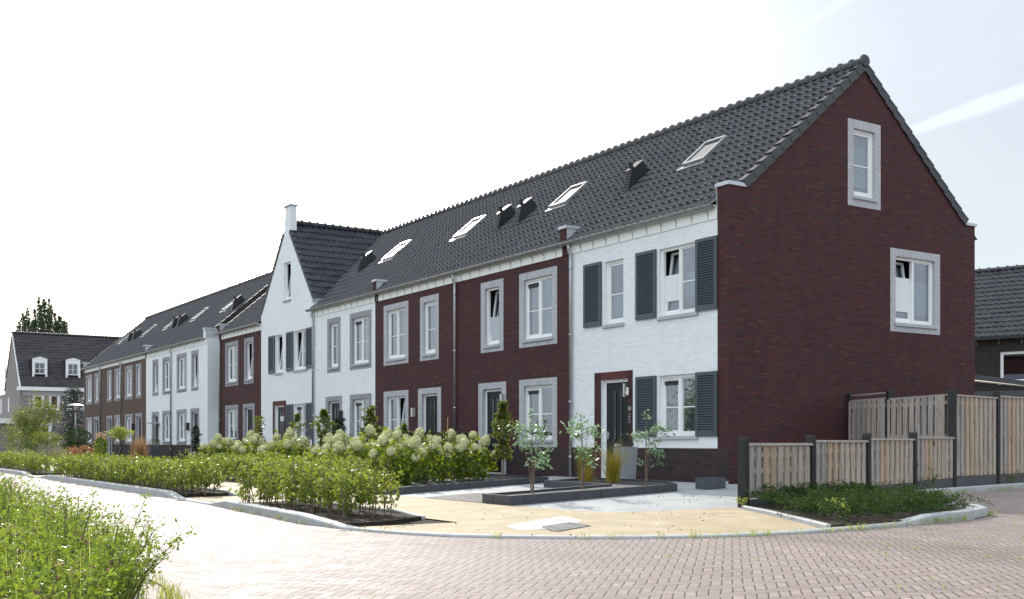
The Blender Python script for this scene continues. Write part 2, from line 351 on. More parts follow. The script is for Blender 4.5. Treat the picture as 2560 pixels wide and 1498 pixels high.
SUN_E, SKY_S, EXPO, SKY_SAT, VEIL, FILL_GAIN = 3.0, .10, .68, .6, (4.3, 4.8, 5.3), 2.9
TRAILS = [((1300, 260), (1780, 10), .010, .8), ((2285, 325), (2560, 225), .0075, .75), ((1900, 130), (2100, 10), .006, .35)]
# ------------------------------------------------------------------ architecture helpers
def interp(prof, z):
    for (z0, l0, r0), (z1, l1, r1) in zip(prof, prof[1:]):
        if z0 <= z <= z1:
            t = (z - z0) / (z1 - z0) if z1 > z0 else 0
            return l0 + t * (l1 - l0), r0 + t * (r1 - r0)
    return prof[-1][1:]
def wall(mb, F, prof, ops, reveal=.13, rmi=1):
    zb = sorted(set([p[0] for p in prof] + [o[2] for o in ops] + [o[3] for o in ops]))
    zb = [z for z in zb if prof[0][0] <= z <= prof[-1][0]]
    for za, zc in zip(zb, zb[1:]):
        la, ra = interp(prof, za + 1e-7); lc, rc = interp(prof, zc - 1e-7)
        cur = [(la, lc)]
        for o in sorted(o for o in ops if o[2] <= za + 1e-6 and o[3] >= zc - 1e-6): cur += [(o[0],) * 2, (o[1],) * 2]
        cur.append((ra, rc))
        for i in range(0, len(cur), 2):
            (p0, q0), (p1, q1) = cur[i], cur[i + 1]
            mb.quad(F(p0, za, 0), F(p1, za, 0), F(q1, zc, 0), F(q0, zc, 0))
    z_lo, z_hi = prof[0][0], prof[-1][0]
    for o in ops:
        a0, a1, z0, z1 = o[:4]; mi = rmi
        c0, c1 = max(z0, z_lo), min(z1, z_hi)
        if c1 <= c0: continue
        mb.quad(F(a0, c0, 0), F(a0, c1, 0), F(a0, c1, reveal), F(a0, c0, reveal), mi)
        mb.quad(F(a1, c0, 0), F(a1, c1, 0), F(a1, c1, reveal), F(a1, c0, reveal), mi)
        if c1 == z1: mb.quad(F(a0, z1, 0), F(a1, z1, 0), F(a1, z1, reveal), F(a0, z1, reveal), mi)
        if c0 == z0: mb.quad(F(a0, z0, 0), F(a1, z0, 0), F(a1, z0, reveal), F(a0, z0, reveal), mi)

def frame_bars(mb, F, a0, a1, z0, z1, w, d0, d1, wb=None):
    wb = wb or w
    mb.box(F, a0, a0 + w, z0, z1, d0, d1); mb.box(F, a1 - w, a1, z0, z1, d0, d1)
    mb.box(F, a0 + w, a1 - w, z1 - w, z1, d0, d1); mb.box(F, a0 + w, a1 - w, z0, z0 + wb, d0, d1)

def window(t, F, o, kind='double', sur=None, surmat=('grey_brick', 'grey_sol'), tilt=None, cover=(), grille=False, sill=True, bar=True, label=None):
    a0, a1, z0, z1 = o
    mb = MB(); frame_bars(mb, F, a0, a1, z0, z1, .062, .075, .15)
    spans = [(a0 + .062, a1 - .062)]
    if kind == 'double':
        c = (a0 + a1) / 2; mb.box(F, c - .035, c + .035, z0 + .062, z1 - .062, .075, .15); spans = [(a0 + .062, c - .035), (c + .035, a1 - .062)]
    w = t.part('window', mb, M['white'], label=label)
    zs0, zs1 = z0 + .062, z1 - .062
    sb, pn = MB(), MB()
    for i, (s0, s1) in enumerate(spans):
        k = math.tan(R(8)) if tilt == i else 0.
        Fi = (lambda a, z, d, k=k: F(a, z, d + (z - zs0) * k + (.02 if k else 0)))
        fw = .05 if (kind != 'double' or i == (tilt if tilt is not None else 0)) else .022
        frame_bars(sb, Fi, s0 + .004, s1 - .004, zs0 + .004, zs1 - .004, fw, .095, .14, fw + .02)
        if bar:
            zm = zs0 + (zs1 - zs0) * .47; sb.box(Fi, s0 + fw, s1 - fw, zm - .013, zm + .013, .10, .135)
        pn.box(Fi, s0 + fw - .005, s1 - fw + .005, zs0 + fw, zs1 - fw, .114, .122)
    t.part('sash', sb, M['white'], w); t.part('pane', pn, M['glass'], w)
    # room behind
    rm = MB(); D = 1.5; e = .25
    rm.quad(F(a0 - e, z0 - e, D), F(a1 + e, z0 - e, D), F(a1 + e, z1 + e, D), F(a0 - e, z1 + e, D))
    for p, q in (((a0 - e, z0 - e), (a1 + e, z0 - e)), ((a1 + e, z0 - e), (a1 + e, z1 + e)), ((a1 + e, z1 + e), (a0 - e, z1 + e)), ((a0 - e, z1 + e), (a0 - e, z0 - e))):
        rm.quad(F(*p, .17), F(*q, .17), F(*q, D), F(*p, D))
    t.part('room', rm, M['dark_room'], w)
    for cv in cover:      # (sash index, kind, low fraction, high fraction)
        i, ck, f0, f1 = cv; s0, s1 = spans[min(i, len(spans) - 1)]
        cb = MB(); y0, y1 = zs0 + (zs1 - zs0) * f0, zs0 + (zs1 - zs0) * f1
        if ck == 'curtain':
            n = 14; V = []
            for j in range(n + 1):
                a = s0 + (s1 - s0) * j / n; d = .205 + .022 * math.sin(j * 2.4) + .01 * math.sin(j * 5.1)
                V += [F(a, y0, d), F(a, y1, d)]
            cb.add(V, [(2 * j, 2 * j + 2, 2 * j + 3, 2 * j + 1) for j in range(n)])
            t.part('curtain', cb, M['curtain'], w, smooth=True, recalc=False)
        elif ck == 'slats':
            z = y0
            while z < y1:
                cb.box(F, s0, s1, z, z + .008, .24, .275); z += .045
            t.part('slatted_blind', cb, M['curtain'], w)
        else:
            cb.box(F, s0, s1, y0, y1, .150, .153); t.part('blind', cb, M['curtain' if ck == 'white' else 'blind'], w)
    if grille:
        gb = MB(); s0, s1 = spans[0]; gb.box(F, s0 + .05, s1 - .05, zs1 - .16, zs1 - .075, .075, .10); gb.box(F, s0 + .04, s1 - .04, zs1 - .09, zs1 - .075, .05, .10)
        t.part('vent_grille', gb, M['black'], w)
    if sill:
        st = MB(); ex = .05
        st.hexa([F(a0 - ex, z0 - .075, -.055), F(a1 + ex, z0 - .075, -.055), F(a1 + ex, z0 - .075, -.006), F(a0 - ex, z0 - .075, -.006),
                 F(a0 - ex, z0 - .012, -.055), F(a1 + ex, z0 - .012, -.055), F(a1 + ex, z0 - .002, -.006), F(a0 - ex, z0 - .002, -.006)])
        st.box(F, a0 + .003, a1 - .003, z0 + .0015, z0 + .008, -.005, .073)
        t.part('sill', st, M['stone'], w)
    if sur: surround(t, F, o, sur, surmat, w)
    return w
def surround(t, F, o, sur, surmat, parent):
    a0, a1, z0, z1 = o; b0, b1, y0, y1 = sur; sm = MB(); e0, e1 = -.004, -.0006
    lo = max(z0, y0)
    sm.box(F, b0, a0, y0, y1, e0, e1, 0); sm.box(F, a1, b1, y0, y1, e0, e1, 0)
    sm.box(F, a0, a1, z1, y1, e0, e1, 1)
    if z0 > y0: sm.box(F, a0, a1, y0, z0, e0, e1, 1)
    t.part('surround', sm, [M[surmat[0]], M[surmat[1]]], parent)

def door(t, F, a0, a1, z1, sur=None, surmat=('grey_brick', 'grey_sol'), handle_left=True, letter=True):
    z0 = .04; fr = MB()
    fr.box(F, a0, a0 + .07, z0, z1, .10, .17); fr.box(F, a1 - .07, a1, z0, z1, .10, .17); fr.box(F, a0 + .07, a1 - .07, z1 - .07, z1, .10, .17); fr.box(F, a0, a1, 0, z0, .03, .17)
    b0, b1 = a0 + .07, a1 - .07; c = (b0 + b1) / 2; top = z1 - .07
    lf = MB(); lf.box(F, b0 + .003, b1 - .003, z0 + .01, top - .003, .118, .16)
    for dx in (-.16, .08): # raised mouldings round two tall slots
        frame_bars(lf, F, c + dx - .02, c + dx + .10, .95, top - .18, .02, .108, .118)
    lf.box(F, b0 + .12, b1 - .12, .25, .75, .112, .118)
    d = t.part('door', lf, M['door']); t.part('door_frame', fr, M['white'], d)
    gl = MB()
    for dx in (-.16, .08): gl.box(F, c + dx, c + dx + .08, .97, top - .20, .1105, .1175)
    t.part('door_glass', gl, M['roofglass'], d)
    hd = MB(); hx = b0 + .08 if handle_left else b1 - .08
    hd.box(F, hx - .015, hx + .015, .98, 1.16, .09, .118); hd.box(F, hx - .01, hx + .10, 1.08, 1.10, .06, .08); hd.box(F, hx - .01, hx + .01, 1.08, 1.10, .06, .09)
    if letter: hd.box(F, c - .14, c + .14, .80, .86, .105, .1175)
    t.part('handle', hd, M['lamp'], d)
    if sur: surround(t, F, (a0, a1, 0, z1), sur, surmat, d)
    return d

def shutter(t, F, a0, a1, z0, z1):
    mb = MB(); w = .075
    frame_bars(mb, F, a0, a1, z0, z1, w, -.055, -.012, w + .03)
    n = int((z1 - z0 - 2 * w) / .056); h = (z1 - z0 - 2 * w - .03) / n
    for i in range(n):
        z = z0 + w + .03 + i * h
        mb.hexa([F(a0 + w, z, -.052), F(a1 - w, z, -.052), F(a1 - w, z + h * .72, -.018), F(a0 + w, z + h * .72, -.018),
                 F(a0 + w, z + .009, -.052), F(a1 - w, z + .009, -.052), F(a1 - w, z + h * .72 + .009, -.018), F(a0 + w, z + h * .72 + .009, -.018)])
    mb.box(F, a0 + w, a1 - w, z0 + w, z1 - w, -.016, -.012)
    return t.part('shutter', mb, M['shutter'])

# roof plane of the whole terrace
RY0, RZ0, RS = .45, 6.47, .85
RIDGE_Y = 4.27
def roof_z(y): return RZ0 + RS * (y - RY0)
SL = Vector((0, 1, RS)).normalized(); SN = Vector((0, -RS, 1)).normalized()
EAVE_Y = -.12
def rp(x, y, n=0.):
    return (x, y + n * SN.y, roof_z(y) + n * SN.z)
PROF = [(0, .0), (.06, .028), (.13, .041), (.22, .046), (.30, .036), (.40, .014), (.6, .004), (.82, -.002)]
def tiles(mb, O, U, S, Nn, width, length, tw=.235, tl=.36, s0=0., prof=PROF, jit=.004):
    O, U, S, Nn = [np.array(q, float) for q in (O, U, S, Nn)]
    nc = max(1, round(width / tw)); tw = width / nc
    us = np.array([(c + t) * tw for c in range(nc) for t, _ in prof] + [width]); hs = np.array([h for c in range(nc) for _, h in prof] + [prof[0][1]])
    nk = int(math.ceil((length - s0) / tl - .02)); m = len(us)
    for k in range(nk):
        sa, sb = s0 + k * tl, min(s0 + (k + 1) * tl + .03, length)
        j = np.repeat(rng.normal(0, jit, nc), len(prof)); j = np.append(j, j[-1])
        rows = [(sa, -.012 + 0 * j), (sa, .034 + j)], [(sa, .034 + j), (sb, .002 + j * .3)]
        for (qa, na), (qb, nb) in rows:
            V = np.vstack([O + us[:, None] * U + qa * S + (hs + na)[:, None] * Nn, O + us[:, None] * U + qb * S + (hs + nb)[:, None] * Nn])
            i = np.arange(m - 1); mb.bulk(V, np.stack([i, i + 1, i + m + 1, i + m], 1))

def ridge_tiles(mb, A, B, r=.115, seg=.33):
    A, B = np.array(A, float), np.array(B, float); L = np.linalg.norm(B - A); d = (B - A) / L; n = max(1, round(L / seg)); seg = L / n
    side = np.cross(d, [0, 0, 1]); side /= np.linalg.norm(side); K = 9
    for i in range(n):
        rings = []
        for s, rr in ((0, r * 1.38), (.13, r * 1.30), (.20, r), (1.06, r * .96)):
            c = A + d * seg * (i + s)
            rings.append([c + rr * (math.cos(q) * side + math.sin(q) * np.array([0, 0, 1])) for q in np.linspace(R(-25), R(205), K)])
        V = np.array(rings).reshape(-1, 3); F = [(a * K + k, a * K + k + 1, (a + 1) * K + k + 1, (a + 1) * K + k) for a in range(3) for k in range(K - 1)]
        F.append(tuple(range(K)))
        mb.add(V, F)

def verge(mb, O, U, S, Nn, length, w0=-.12, w1=.05, tl=.36, drop=-.15):
    O, U, S, Nn = [np.array(q, float) for q in (O, U, S, Nn)]
    k = 0
    while k * tl < length - .05:
        sa, sb = k * tl, min((k + 1) * tl + .04, length)
        P = lambda s, u, n: O + s * S + u * U + n * Nn
        mb.hexa([P(sa, w0, .035), P(sa, w1, .035), P(sb, w1, .004), P(sb, w0, .004), P(sa, w0, .085), P(sa, w1, .085), P(sb, w1, .045), P(sb, w0, .045)])
        mb.hexa([P(sa, w1 - .025, drop + .03), P(sa, w1, drop + .03), P(sb, w1 - .012, drop), P(sb, w1 - .03, drop), P(sa, w1 - .025, .034), P(sa, w1, .034), P(sb, w1 - .012, .003), P(sb, w1 - .03, .003)])
        k += 1

def gutter(t, x0, x1, pipes=(), name='gutter'):
    mb = MB(); K = 9; r = .075; cy, cz = -.135, 5.985
    V = [];
    for x in (x0, x1):
        for q in np.linspace(R(180), R(360), K): V.append((x, cy + r * math.cos(q), cz + r * math.sin(q)))
        for q in np.linspace(R(360), R(180), K): V.append((x, cy + (r - .006) * math.cos(q), cz + (r - .006) * math.sin(q)))
    m = 2 * K
    mb.add(V, [(k, (k + 1) % m, m + (k + 1) % m, m + k) for k in range(m)])
    mb.add([V[k] for k in range(K)], [tuple(range(K))]); mb.add([V[m + k] for k in range(K)], [tuple(range(K))])
    mb.tube([(x0, cy - r - .004, cz + .002), (x1, cy - r - .004, cz + .002)], .012, 6)
    g = t.part('gutter', mb, M['zinc'])
    br = MB(); n = max(2, round((x1 - x0) / .53))
    for i in range(n):
        x = x0 + (i + .5) * (x1 - x0) / n
        pts = [(-.026, 5.71), (-.026, 5.80), (-.055, 5.87), (-.10, 5.905), (-.18, 5.93), (-.215, 5.975)]
        for (ya, za), (yb, zb) in zip(pts, pts[1:]): br.hexa([(x - .012, ya - .006, za), (x + .012, ya - .006, za), (x + .012, ya + .002, za), (x - .012, ya + .002, za), (x - .012, yb - .006, zb), (x + .012, yb - .006, zb), (x + .012, yb + .002, zb), (x - .012, yb + .002, zb)])
    t.part('bracket', br, M['zinc'], g)
    for x in pipes:
        pb = MB(); pb.tube([(x, -.135, 5.915), (x, -.135, 5.84), (x, -.115, 5.74), (x, -.075, 5.66), (x, -.072, 5.55), (x, -.072, .03)], .042, 10)
        for z in (5.3, 3.6, 1.9, .5): pb.tube([(x, -.072, z), (x, -.072, z + .06)], .05, 10); 
        t.part('downpipe', pb, M['zinc'], smooth=True)
    return g

def kneeler(t, x0, x1, m, y1=.62, ztop=6.36, side=True):
    mb = MB(); mb.bx(x0, x1, -.10, y1, 5.94, ztop); mb.bx(x0, x1, -.03, .02, 5.692, 5.939); k = t.part('kneeler', mb, M[m])
    c = MB(); c.bx(x0 - .035, x1 + .035, -.14, y1 + .03, ztop + .001, ztop + .07); c.bx(x0 - .022, x1 + .022, -.12, y1 + .02, ztop + .071, ztop + .085)
    if side: c.bx(x1 + .002, x1 + .012, -.09, y1, 5.98, ztop - .001)
    t.part('kneeler_cap', c, M['zinc_light'], k)

def roof_vent(t, x1, w=.27, y=1.5):
    mb = MB(); dz = roof_z(y) - 7.36
    P = [(y, 7.36 + dz - .05), (y + .17, 7.98 + dz), (y + .50, 8.25 + dz), (y + .80, 7.97 + dz), (y + .55, roof_z(y + .55) - .1)]
    mb.prism([(x1, a, b) for a, b in P], (-w, 0, 0))
    for i in range(9): # horizontal boards on the front face
        f0, f1 = i / 9 + .012, (i + 1) / 9 - .012
        A = (y + .17 * f0, P[0][1] + (P[1][1] - P[0][1]) * f0); B = (y + .17 * f1, P[0][1] + (P[1][1] - P[0][1]) * f1)
        mb.hexa([(x1 - w + .01, A[0] - .022, A[1]), (x1 - .01, A[0] - .022, A[1]), (x1 - .01, A[0] - .002, A[1]), (x1 - w + .01, A[0] - .002, A[1]), (x1 - w + .01, B[0] - .012, B[1]), (x1 - .01, B[0] - .012, B[1]), (x1 - .01, B[0] - .002, B[1]), (x1 - w + .01, B[0] - .002, B[1])])
    v = t.part('roof_vent', mb, M['dark_metal'])
    c = MB(); c.hexa([(x1 - w - .02, P[1][0] - .03, P[1][1] - .005), (x1 + .02, P[1][0] - .03, P[1][1] - .005), (x1 + .02, P[2][0] + .02, P[2][1] + .035), (x1 - w - .02, P[2][0] + .02, P[2][1] + .035),
                      (x1 - w - .02, P[1][0] - .03, P[1][1] + .012), (x1 + .02, P[1][0] - .03, P[1][1] + .012), (x1 + .02, P[2][0] + .02, P[2][1] + .05), (x1 - w - .02, P[2][0] + .02, P[2][1] + .05)])
    c.tube([(x1 - w * .55, y + .26, P[1][1] + .04), (x1 - w * .55, y + .2, P[1][1] + .22)], .06, 10)
    t.part('vent_cap', c, M['dark_metal'], v)

def skylight(t, x0, x1, y0=1.86, y1=2.66):
    mb = MB()
    def B(xa, xb, ya, yb, n0, n1): mb.hexa([rp(xa, ya, n0), rp(xb, ya, n0), rp(xb, yb, n0), rp(xa, yb, n0), rp(xa, ya, n1), rp(xb, ya, n1), rp(xb, yb, n1), rp(xa, yb, n1)])
    B(x0, x0 + .07, y0, y1, 0, .13); B(x1 - .07, x1, y0, y1, 0, .13); B(x0 + .07, x1 - .07, y0, y0 + .06, 0, .125); B(x0 + .07, x1 - .07, y1 - .07, y1, 0, .14)
    B(x0 - .10, x1 + .10, y0 - .12, y0 - .002, .0, .068)
    s = t.part('skylight', mb, M['zinc'])
    g = MB(); g.hexa([rp(x0 + .07, y0 + .06, .085), rp(x1 - .07, y0 + .06, .085), rp(x1 - .07, y1 - .07, .085), rp(x0 + .07, y1 - .07, .085), rp(x0 + .07, y0 + .06, .10), rp(x1 - .07, y0 + .06, .10), rp(x1 - .07, y1 - .07, .10), rp(x0 + .07, y1 - .07, .10)])
    t.part('pane', g, M['roofglass'], s)

def main_roof(t, x0, x1, s0=0., left_end=False, right_end=False, vents=(), skies=()):
    mb = MB(); L = (RIDGE_Y - EAVE_Y) / SL.y
    xe = x1 - (.36 if right_end else 0); tiles(mb, rp(x0, EAVE_Y), (1, 0, 0), SL, SN, xe - x0, L, s0=s0)
    if right_end: tiles(mb, rp(xe, EAVE_Y), (1, 0, 0), SL, SN, .36, L, tw=.18, s0=.72)
    yb = 8.6; zb = roof_z(RIDGE_Y) - RS * (yb - RIDGE_Y)
    mb.quad((x0, RIDGE_Y, roof_z(RIDGE_Y) + .01), (x1, RIDGE_Y, roof_z(RIDGE_Y) + .01), (x1, yb, zb), (x0, yb, zb))
    r = t.part('roof', mb, M['tile'], smooth=False, recalc=False)
    rd = MB(); zr = roof_z(RIDGE_Y) + .03; ridge_tiles(rd, (x0, RIDGE_Y, zr), (x1, RIDGE_Y, zr))
    if right_end:
        rd.lathe((0, 0, 0), [(.01, 0), (.15, 0), (.155, .03), (.13, .07), (.01, .075)], 20)
        n = 5 * 20; V = rd.v[-1]; V[:] = np.stack([x1 + V[:, 2], RIDGE_Y + V[:, 0], zr + .015 + V[:, 1]], 1)
    t.part('ridge', rd, M['tile'], r, smooth=False)
    if right_end or left_end:
        sb = Vector((0, -1, RS)).normalized(); nb = Vector((0, RS, 1)).normalized()
        for on, X, sg in ((right_end, x1, 1), (left_end, x0, -1)):
            if not on: continue
            y0 = .42; Lv = (RIDGE_Y - y0) / SL.y
            vb = MB(); verge(vb, rp(X, y0), (sg, 0, 0), SL, SN, Lv); t.part('verge', vb, M['tile'], r)
            vb = MB(); verge(vb, (X, 8.12, roof_z(.42)), (sg, 0, 0), sb, nb, Lv); t.part('verge', vb, M['tile'], r)
    for v in vents: roof_vent(t, v)
    for s in skies: skylight(t, *s)

def shell(t, x0, x1, m, left=False, right=False, rear=True):
    mb = MB()
    if rear: mb.quad((x0, 8.48, 0), (x1, 8.48, 0), (x1, 8.48, 6.1), (x0, 8.48, 6.1))
    t.part('rear_wall', mb, M[m])

def gable_wall(t, X, m, ops=(), sg=1, name='side_wall'):
    F = (lambda a, z, d: (X - sg * d, a, z)); mb = MB()
    wall(mb, F, [(0, 0, 8.48), (6.36, 0, 8.48), (6.361, .44, 8.10), (9.62, 4.25, 4.29)], list(ops))
    t.part(name, mb, [M[m], M['grey_brick']]); return F
# ------------------------------------------------------------------ the terrace
PZ = .77; WT = 5.69
def house(label, x0, x1, wmat, wins, drs, rmat='grey_brick', plinth='plinth', top=WT, prof=None):
    t = T('row_house', label, 'house', ((x0 + x1) / 2, 4.2, 0), 'houses of the terrace')
    ops = [w['o'] for w in wins] + [d['o'] for d in drs]
    mb = MB(); wall(mb, MF, prof or [(PZ, x0, x1), (top, x0, x1)], ops, .14); t.part('front_wall', mb, [M[wmat], M[rmat]])
    pb = MB(); wall(pb, MF, [(0, x0, x1), (PZ, x0, x1)], ops, .14); t.part('plinth', pb, [M[plinth], M[rmat]])
    shell(t, x0, x1, wmat)
    for w in wins:
        k = dict(w); o = k.pop('o'); window(t, MF, o, **k)
    for d in drs:
        o = d['o']; door(t, MF, o[0], o[1], o[3], d.get('sur'), d.get('surmat', ('grey_brick', 'grey_sol')), d.get('hl', True))
    return t
def fascia(t, x0, x1):
    mb = MB(); mb.bx(x0, x1, -.022, -.002, WT + .004, 5.975); mb.bx(x0, x1, -.10, -.0225, 5.955, 5.974); t.part('fascia', mb, M['offwhite'])
def wgrey(c, up=True, big=True, mirror=False, mats=('grey_brick', 'grey_sol'), **k):
    """window with a painted brick surround; c = centre of the surround"""
    hw, ow = (.67, .90) if big else (.385, .61)
    off = .0 if not big else .0
    z = (3.67, 5.30) if up else (.97, 2.42); sz = (3.47, 5.49) if up else (PZ + .003, 2.60)
    return dict(o=(c - hw + off, c + hw + off) + z, sur=(c - ow, c + ow) + sz, kind='double' if big else 'single', surmat=mats, **k)
def dgrey(c, mats=('grey_brick', 'grey_sol'), hl=True):
    return dict(o=(c - .515, c + .515, 0, 2.42), sur=(c - .75, c + .75, 0.0, 2.60), surmat=mats, hl=hl)
WHITE = ((0, 'white', 0, 1), (1, 'white', 0, 1))
LACE = ((0, 'curtain', 0, 1), (1, 'curtain', 0, 1))

# --- white end house with the dark red gable
h1 = house('white end house with dark louvred shutters and a tall dark red brick gable wall', -5.71, 0, 'white_brick',
    [dict(o=(-4.29, -3.57, 3.76, 5.30), kind='single', cover=((0, 'white', 0, .46),)),
     dict(o=(-2.26, -1.0, 3.76, 5.31), tilt=0, grille=False, cover=((0, 'white', .2, .62), (1, 'white', .22, .62))),
     dict(o=(-2.26, -1.0, 1.04, 2.42), grille=True, cover=((0, 'curtain', 0, .72), (1, 'curtain', 0, .75)))],
    [dict(o=(-4.44, -3.40, 0, 2.42), sur=(-4.71, -3.21, 0, 2.61), surmat=('brick_red', 'brick_red_sol'))], rmat='white_brick',
    prof=[(PZ, -5.71, -.35), (WT, -5.71, -.35)])
cb = MB(); wall(cb, MF, [(PZ, -.35, 0), (6.36, -.35, 0)], []); h1.part('corner_pier', cb, M['brick_red'])
for a in ((-5.11, -4.40, 3.76, 5.33), (-3.06, -2.34, 3.76, 5.33), (-.995, -.33, 3.76, 5.33), (-3.06, -2.34, 1.03, 2.43), (-.995, -.33, 1.03, 2.43)): shutter(h1, MF, *a)
W1, W2 = (3.92, 4.66, 6.60, 8.16), (5.40, 6.88, 3.75, 5.34)
gable_wall(h1, 0, 'brick_red', [W1, W2])
window(h1, MG, W1, 'single', (3.72, 4.86, 6.36, 8.36), cover=((0, 'white', .14, .78),))
window(h1, MG, W2, 'double', (5.21, 7.08, 3.54, 5.52), tilt=0, bar=False, cover=((0, 'white', .16, .72), (1, 'white', .12, .68)))
main_roof(h1, -5.71, 0, right_end=True, vents=(-5.27,), skies=((-3.52, -2.74),))
fascia(h1, -5.70, -.352); gutter(h1, -6.02, -.36, (-5.62,))
kb = MB(); kb.bx(-.385, .035, -.045, .50, 6.362, 6.43); kb.bx(-.37, .02, -.03, .49, 6.4305, 6.447); kb.bx(-.362, -.352, -.03, .44, 5.98, 6.3615)
kx = h1.part('kneeler_cap', kb, M['zinc_light'])
kb = MB(); kb.bx(-.385, .035, 8.05, 8.53, 6.362, 6.43); h1.part('kneeler_cap', kb, M['zinc_light'])
kz = MB(); kz.bx(-.349, -.34, .003, .44, 5.9, 6.36); kz.quad((-.345, .44, 5.9), (0, .44, 5.9), (0, .44, 6.36), (-.345, .44, 6.36)); h1.part('kneeler', kz, M['brick_red'])
nb = MB(); nb.bx(-3.385, -3.27, -.012, -.005, 1.28, 1.80); pl = h1.part('house_number', nb, M['black'])
cu = bpy.data.curves.new('number_text', 'FONT'); cu.body = '38'; cu.size = .13; cu.extrude = .001; cu.align_x = 'CENTER'
to = bpy.data.objects.new('text', cu); COL.objects.link(to); bpy.context.view_layer.update(); me = bpy.data.meshes.new_from_object(to.evaluated_get(bpy.context.evaluated_depsgraph_get())); bpy.data.objects.remove(to)
tx = bpy.data.objects.new('number_text', me); COL.objects.link(tx); me.materials.clear(); me.materials.append(M['lamp']); tx.parent = pl
tx.location = (-3.327 - h1.org[0], -.0135 - h1.org[1], 1.66); tx.rotation_euler = (R(90), 0, 0)
lines = MB()
for z in (1.56, 1.50, 1.44, 1.38): lines.bx(-3.365, -3.29, -.0135, -.0125, z, z + .012)
h1.part('plate_lines', lines, M['lamp'], pl)
lb = MB(); lb.bx(-3.46, -3.41, -.10, -.045, 1.98, 2.30); lb.bx(-3.39, -3.35, -.09, -.006, 2.06, 2.11); lb.bx(-3.46, -3.35, -.06, -.045, 2.06, 2.10); lb.tube([(-3.32, -.07, 2.02), (-3.32, -.07, 2.2)], .035, 10)
h1.part('wall_lamp', lb, M['lamp'])

# --- dark red pair
h2 = house('dark red brick house with grey window surrounds, joined to the white end house', -11.51, -5.71, 'brick_red',
    [wgrey(-7.215, cover=((0, 'curtain', 0, .95), (1, 'white', 0, 1)), grille=True), wgrey(-9.53, big=False, tilt=0, cover=((0, 'grey', 0, .5),)),
     wgrey(-7.215, up=False, grille=True, cover=((1, 'slats', .02, .98),))], [dgrey(-9.53)])
main_roof(h2, -11.51, -5.71, vents=(-10.5,), skies=((-9.28, -8.45),))
fascia(h2, -11.51, -6.06); gutter(h2, -11.51, -6.06); kneeler(h2, -6.05, -5.76, 'brick_red')
lb = MB(); lb.bx(-8.93, -8.83, -.12, -.006, 1.95, 2.25); h2.part('wall_lamp', lb, M['lamp'])
h3 = house('dark red brick house with a dark clipped hedge under its front door and window', -17.12, -11.51, 'brick_red',
    [wgrey(-15.565, cover=((0, 'white', 0, 1), (1, 'curtain', 0, .95)), grille=False), wgrey(-13.255, big=False, cover=((0, 'curtain', 0, .97),)),
     wgrey(-15.565, up=False, tilt=1)], [dgrey(-13.245)])
main_roof(h3, -17.12, -11.51, vents=(-11.66,), skies=((-14.9, -14.06),))
fascia(h3, -16.85, -11.51); gutter(h3, -17.20, -11.51, (-11.53,)); kneeler(h3, -17.10, -16.84, 'brick_red')
lb = MB(); lb.bx(-14.28, -14.18, -.12, -.006, 1.72, 2.0); h3.part('wall_lamp', lb, M['lamp'])

# --- white house with grey surrounds
g2 = ('grey_brick2', 'grey_sol2')
h4 = house('white brick house with grey window surrounds between the pointed gable and the dark red pair', -22.50, -17.12, 'white_brick',
    [wgrey(-18.305, mats=g2, grille=True, cover=((0, 'white', 0, .85), (1, 'white', 0, 1))), wgrey(-20.61, big=False, mats=g2, cover=((0, 'white', 0, 1),)),
     wgrey(-18.305, up=False, mats=g2, grille=True)], [dgrey(-20.62, g2)], rmat='grey_brick2')
main_roof(h4, -22.50, -17.12, vents=(-21.6,), skies=((-20.3, -19.4),))
fascia(h4, -22.38, -17.13); gutter(h4, -22.85, -17.21, (-22.42,))
lb = MB(); lb.bx(-19.95, -19.80, -.16, -.006, 1.55, 2.05); h4.part('wall_lamp', lb, M['black'])

# --- white house with the pointed cross gable
CX = -25.30; CZ = 9.78
h5 = house('white house with tall pointed front gable, slim chimney and louvred shutters', -28.26, -22.50, 'white_brick',
    [dict(o=(-26.55, -25.78, 3.76, 5.32), kind='single', tilt=0), dict(o=(-24.50, -23.20, 3.76, 5.32), tilt=0), dict(o=(-24.50, -23.20, 1.05, 2.42), grille=True),
     dict(o=(-25.61, -24.87, 6.66, 8.18), kind='single', tilt=0, bar=False)],
    [dict(o=(-26.64, -25.61, 0, 2.42), sur=(-26.88, -25.38, 0, 2.60), surmat=('brick_red', 'brick_red_sol'))], rmat='white_brick',
    prof=[(PZ, -28.26, -22.50), (6.33, -28.26, -22.50), (6.331, -28.18, -22.60), (9.42, -25.49, -25.02)])
for a in ((-27.29, -26.60, 3.76, 5.33), (-25.27, -24.56, 3.76, 5.33), (-23.195, -22.52, 3.76, 5.33), (-25.27, -24.56, 1.03, 2.43), (-23.195, -22.52, 1.03, 2.43)): shutter(h5, MF, *a)
main_roof(h5, -28.26, -22.50, s0=.72)
ch = MB(); ch.bx(-25.50, -24.89, .0, .26, 9.425, 10.42); c5 = h5.part('chimney', ch, M['white_brick'])
cc = MB(); cc.bx(-25.55, -24.84, -.05, .31, 10.421, 10.47); h5.part('chimney_cap', cc, M['zinc'], c5)
xr = MB(); Lx = 4.6
kr, kl = (CZ - 6.36) / (CX + 22.46) * -1, (CZ - 6.36) / (CX + 28.26)
kr = (CZ - 6.36) / (-22.46 - CX)
Sr = Vector((-1, 0, kr)).normalized(); Nr = Vector((kr, 0, 1)).normalized(); Sl = Vector((1, 0, kl)).normalized(); Nl = Vector((-kl, 0, 1)).normalized()
Lr = Vector((-22.46 - CX, 0, CZ - 6.36)).length; Ll = Vector((CX + 28.26, 0, CZ - 6.36)).length
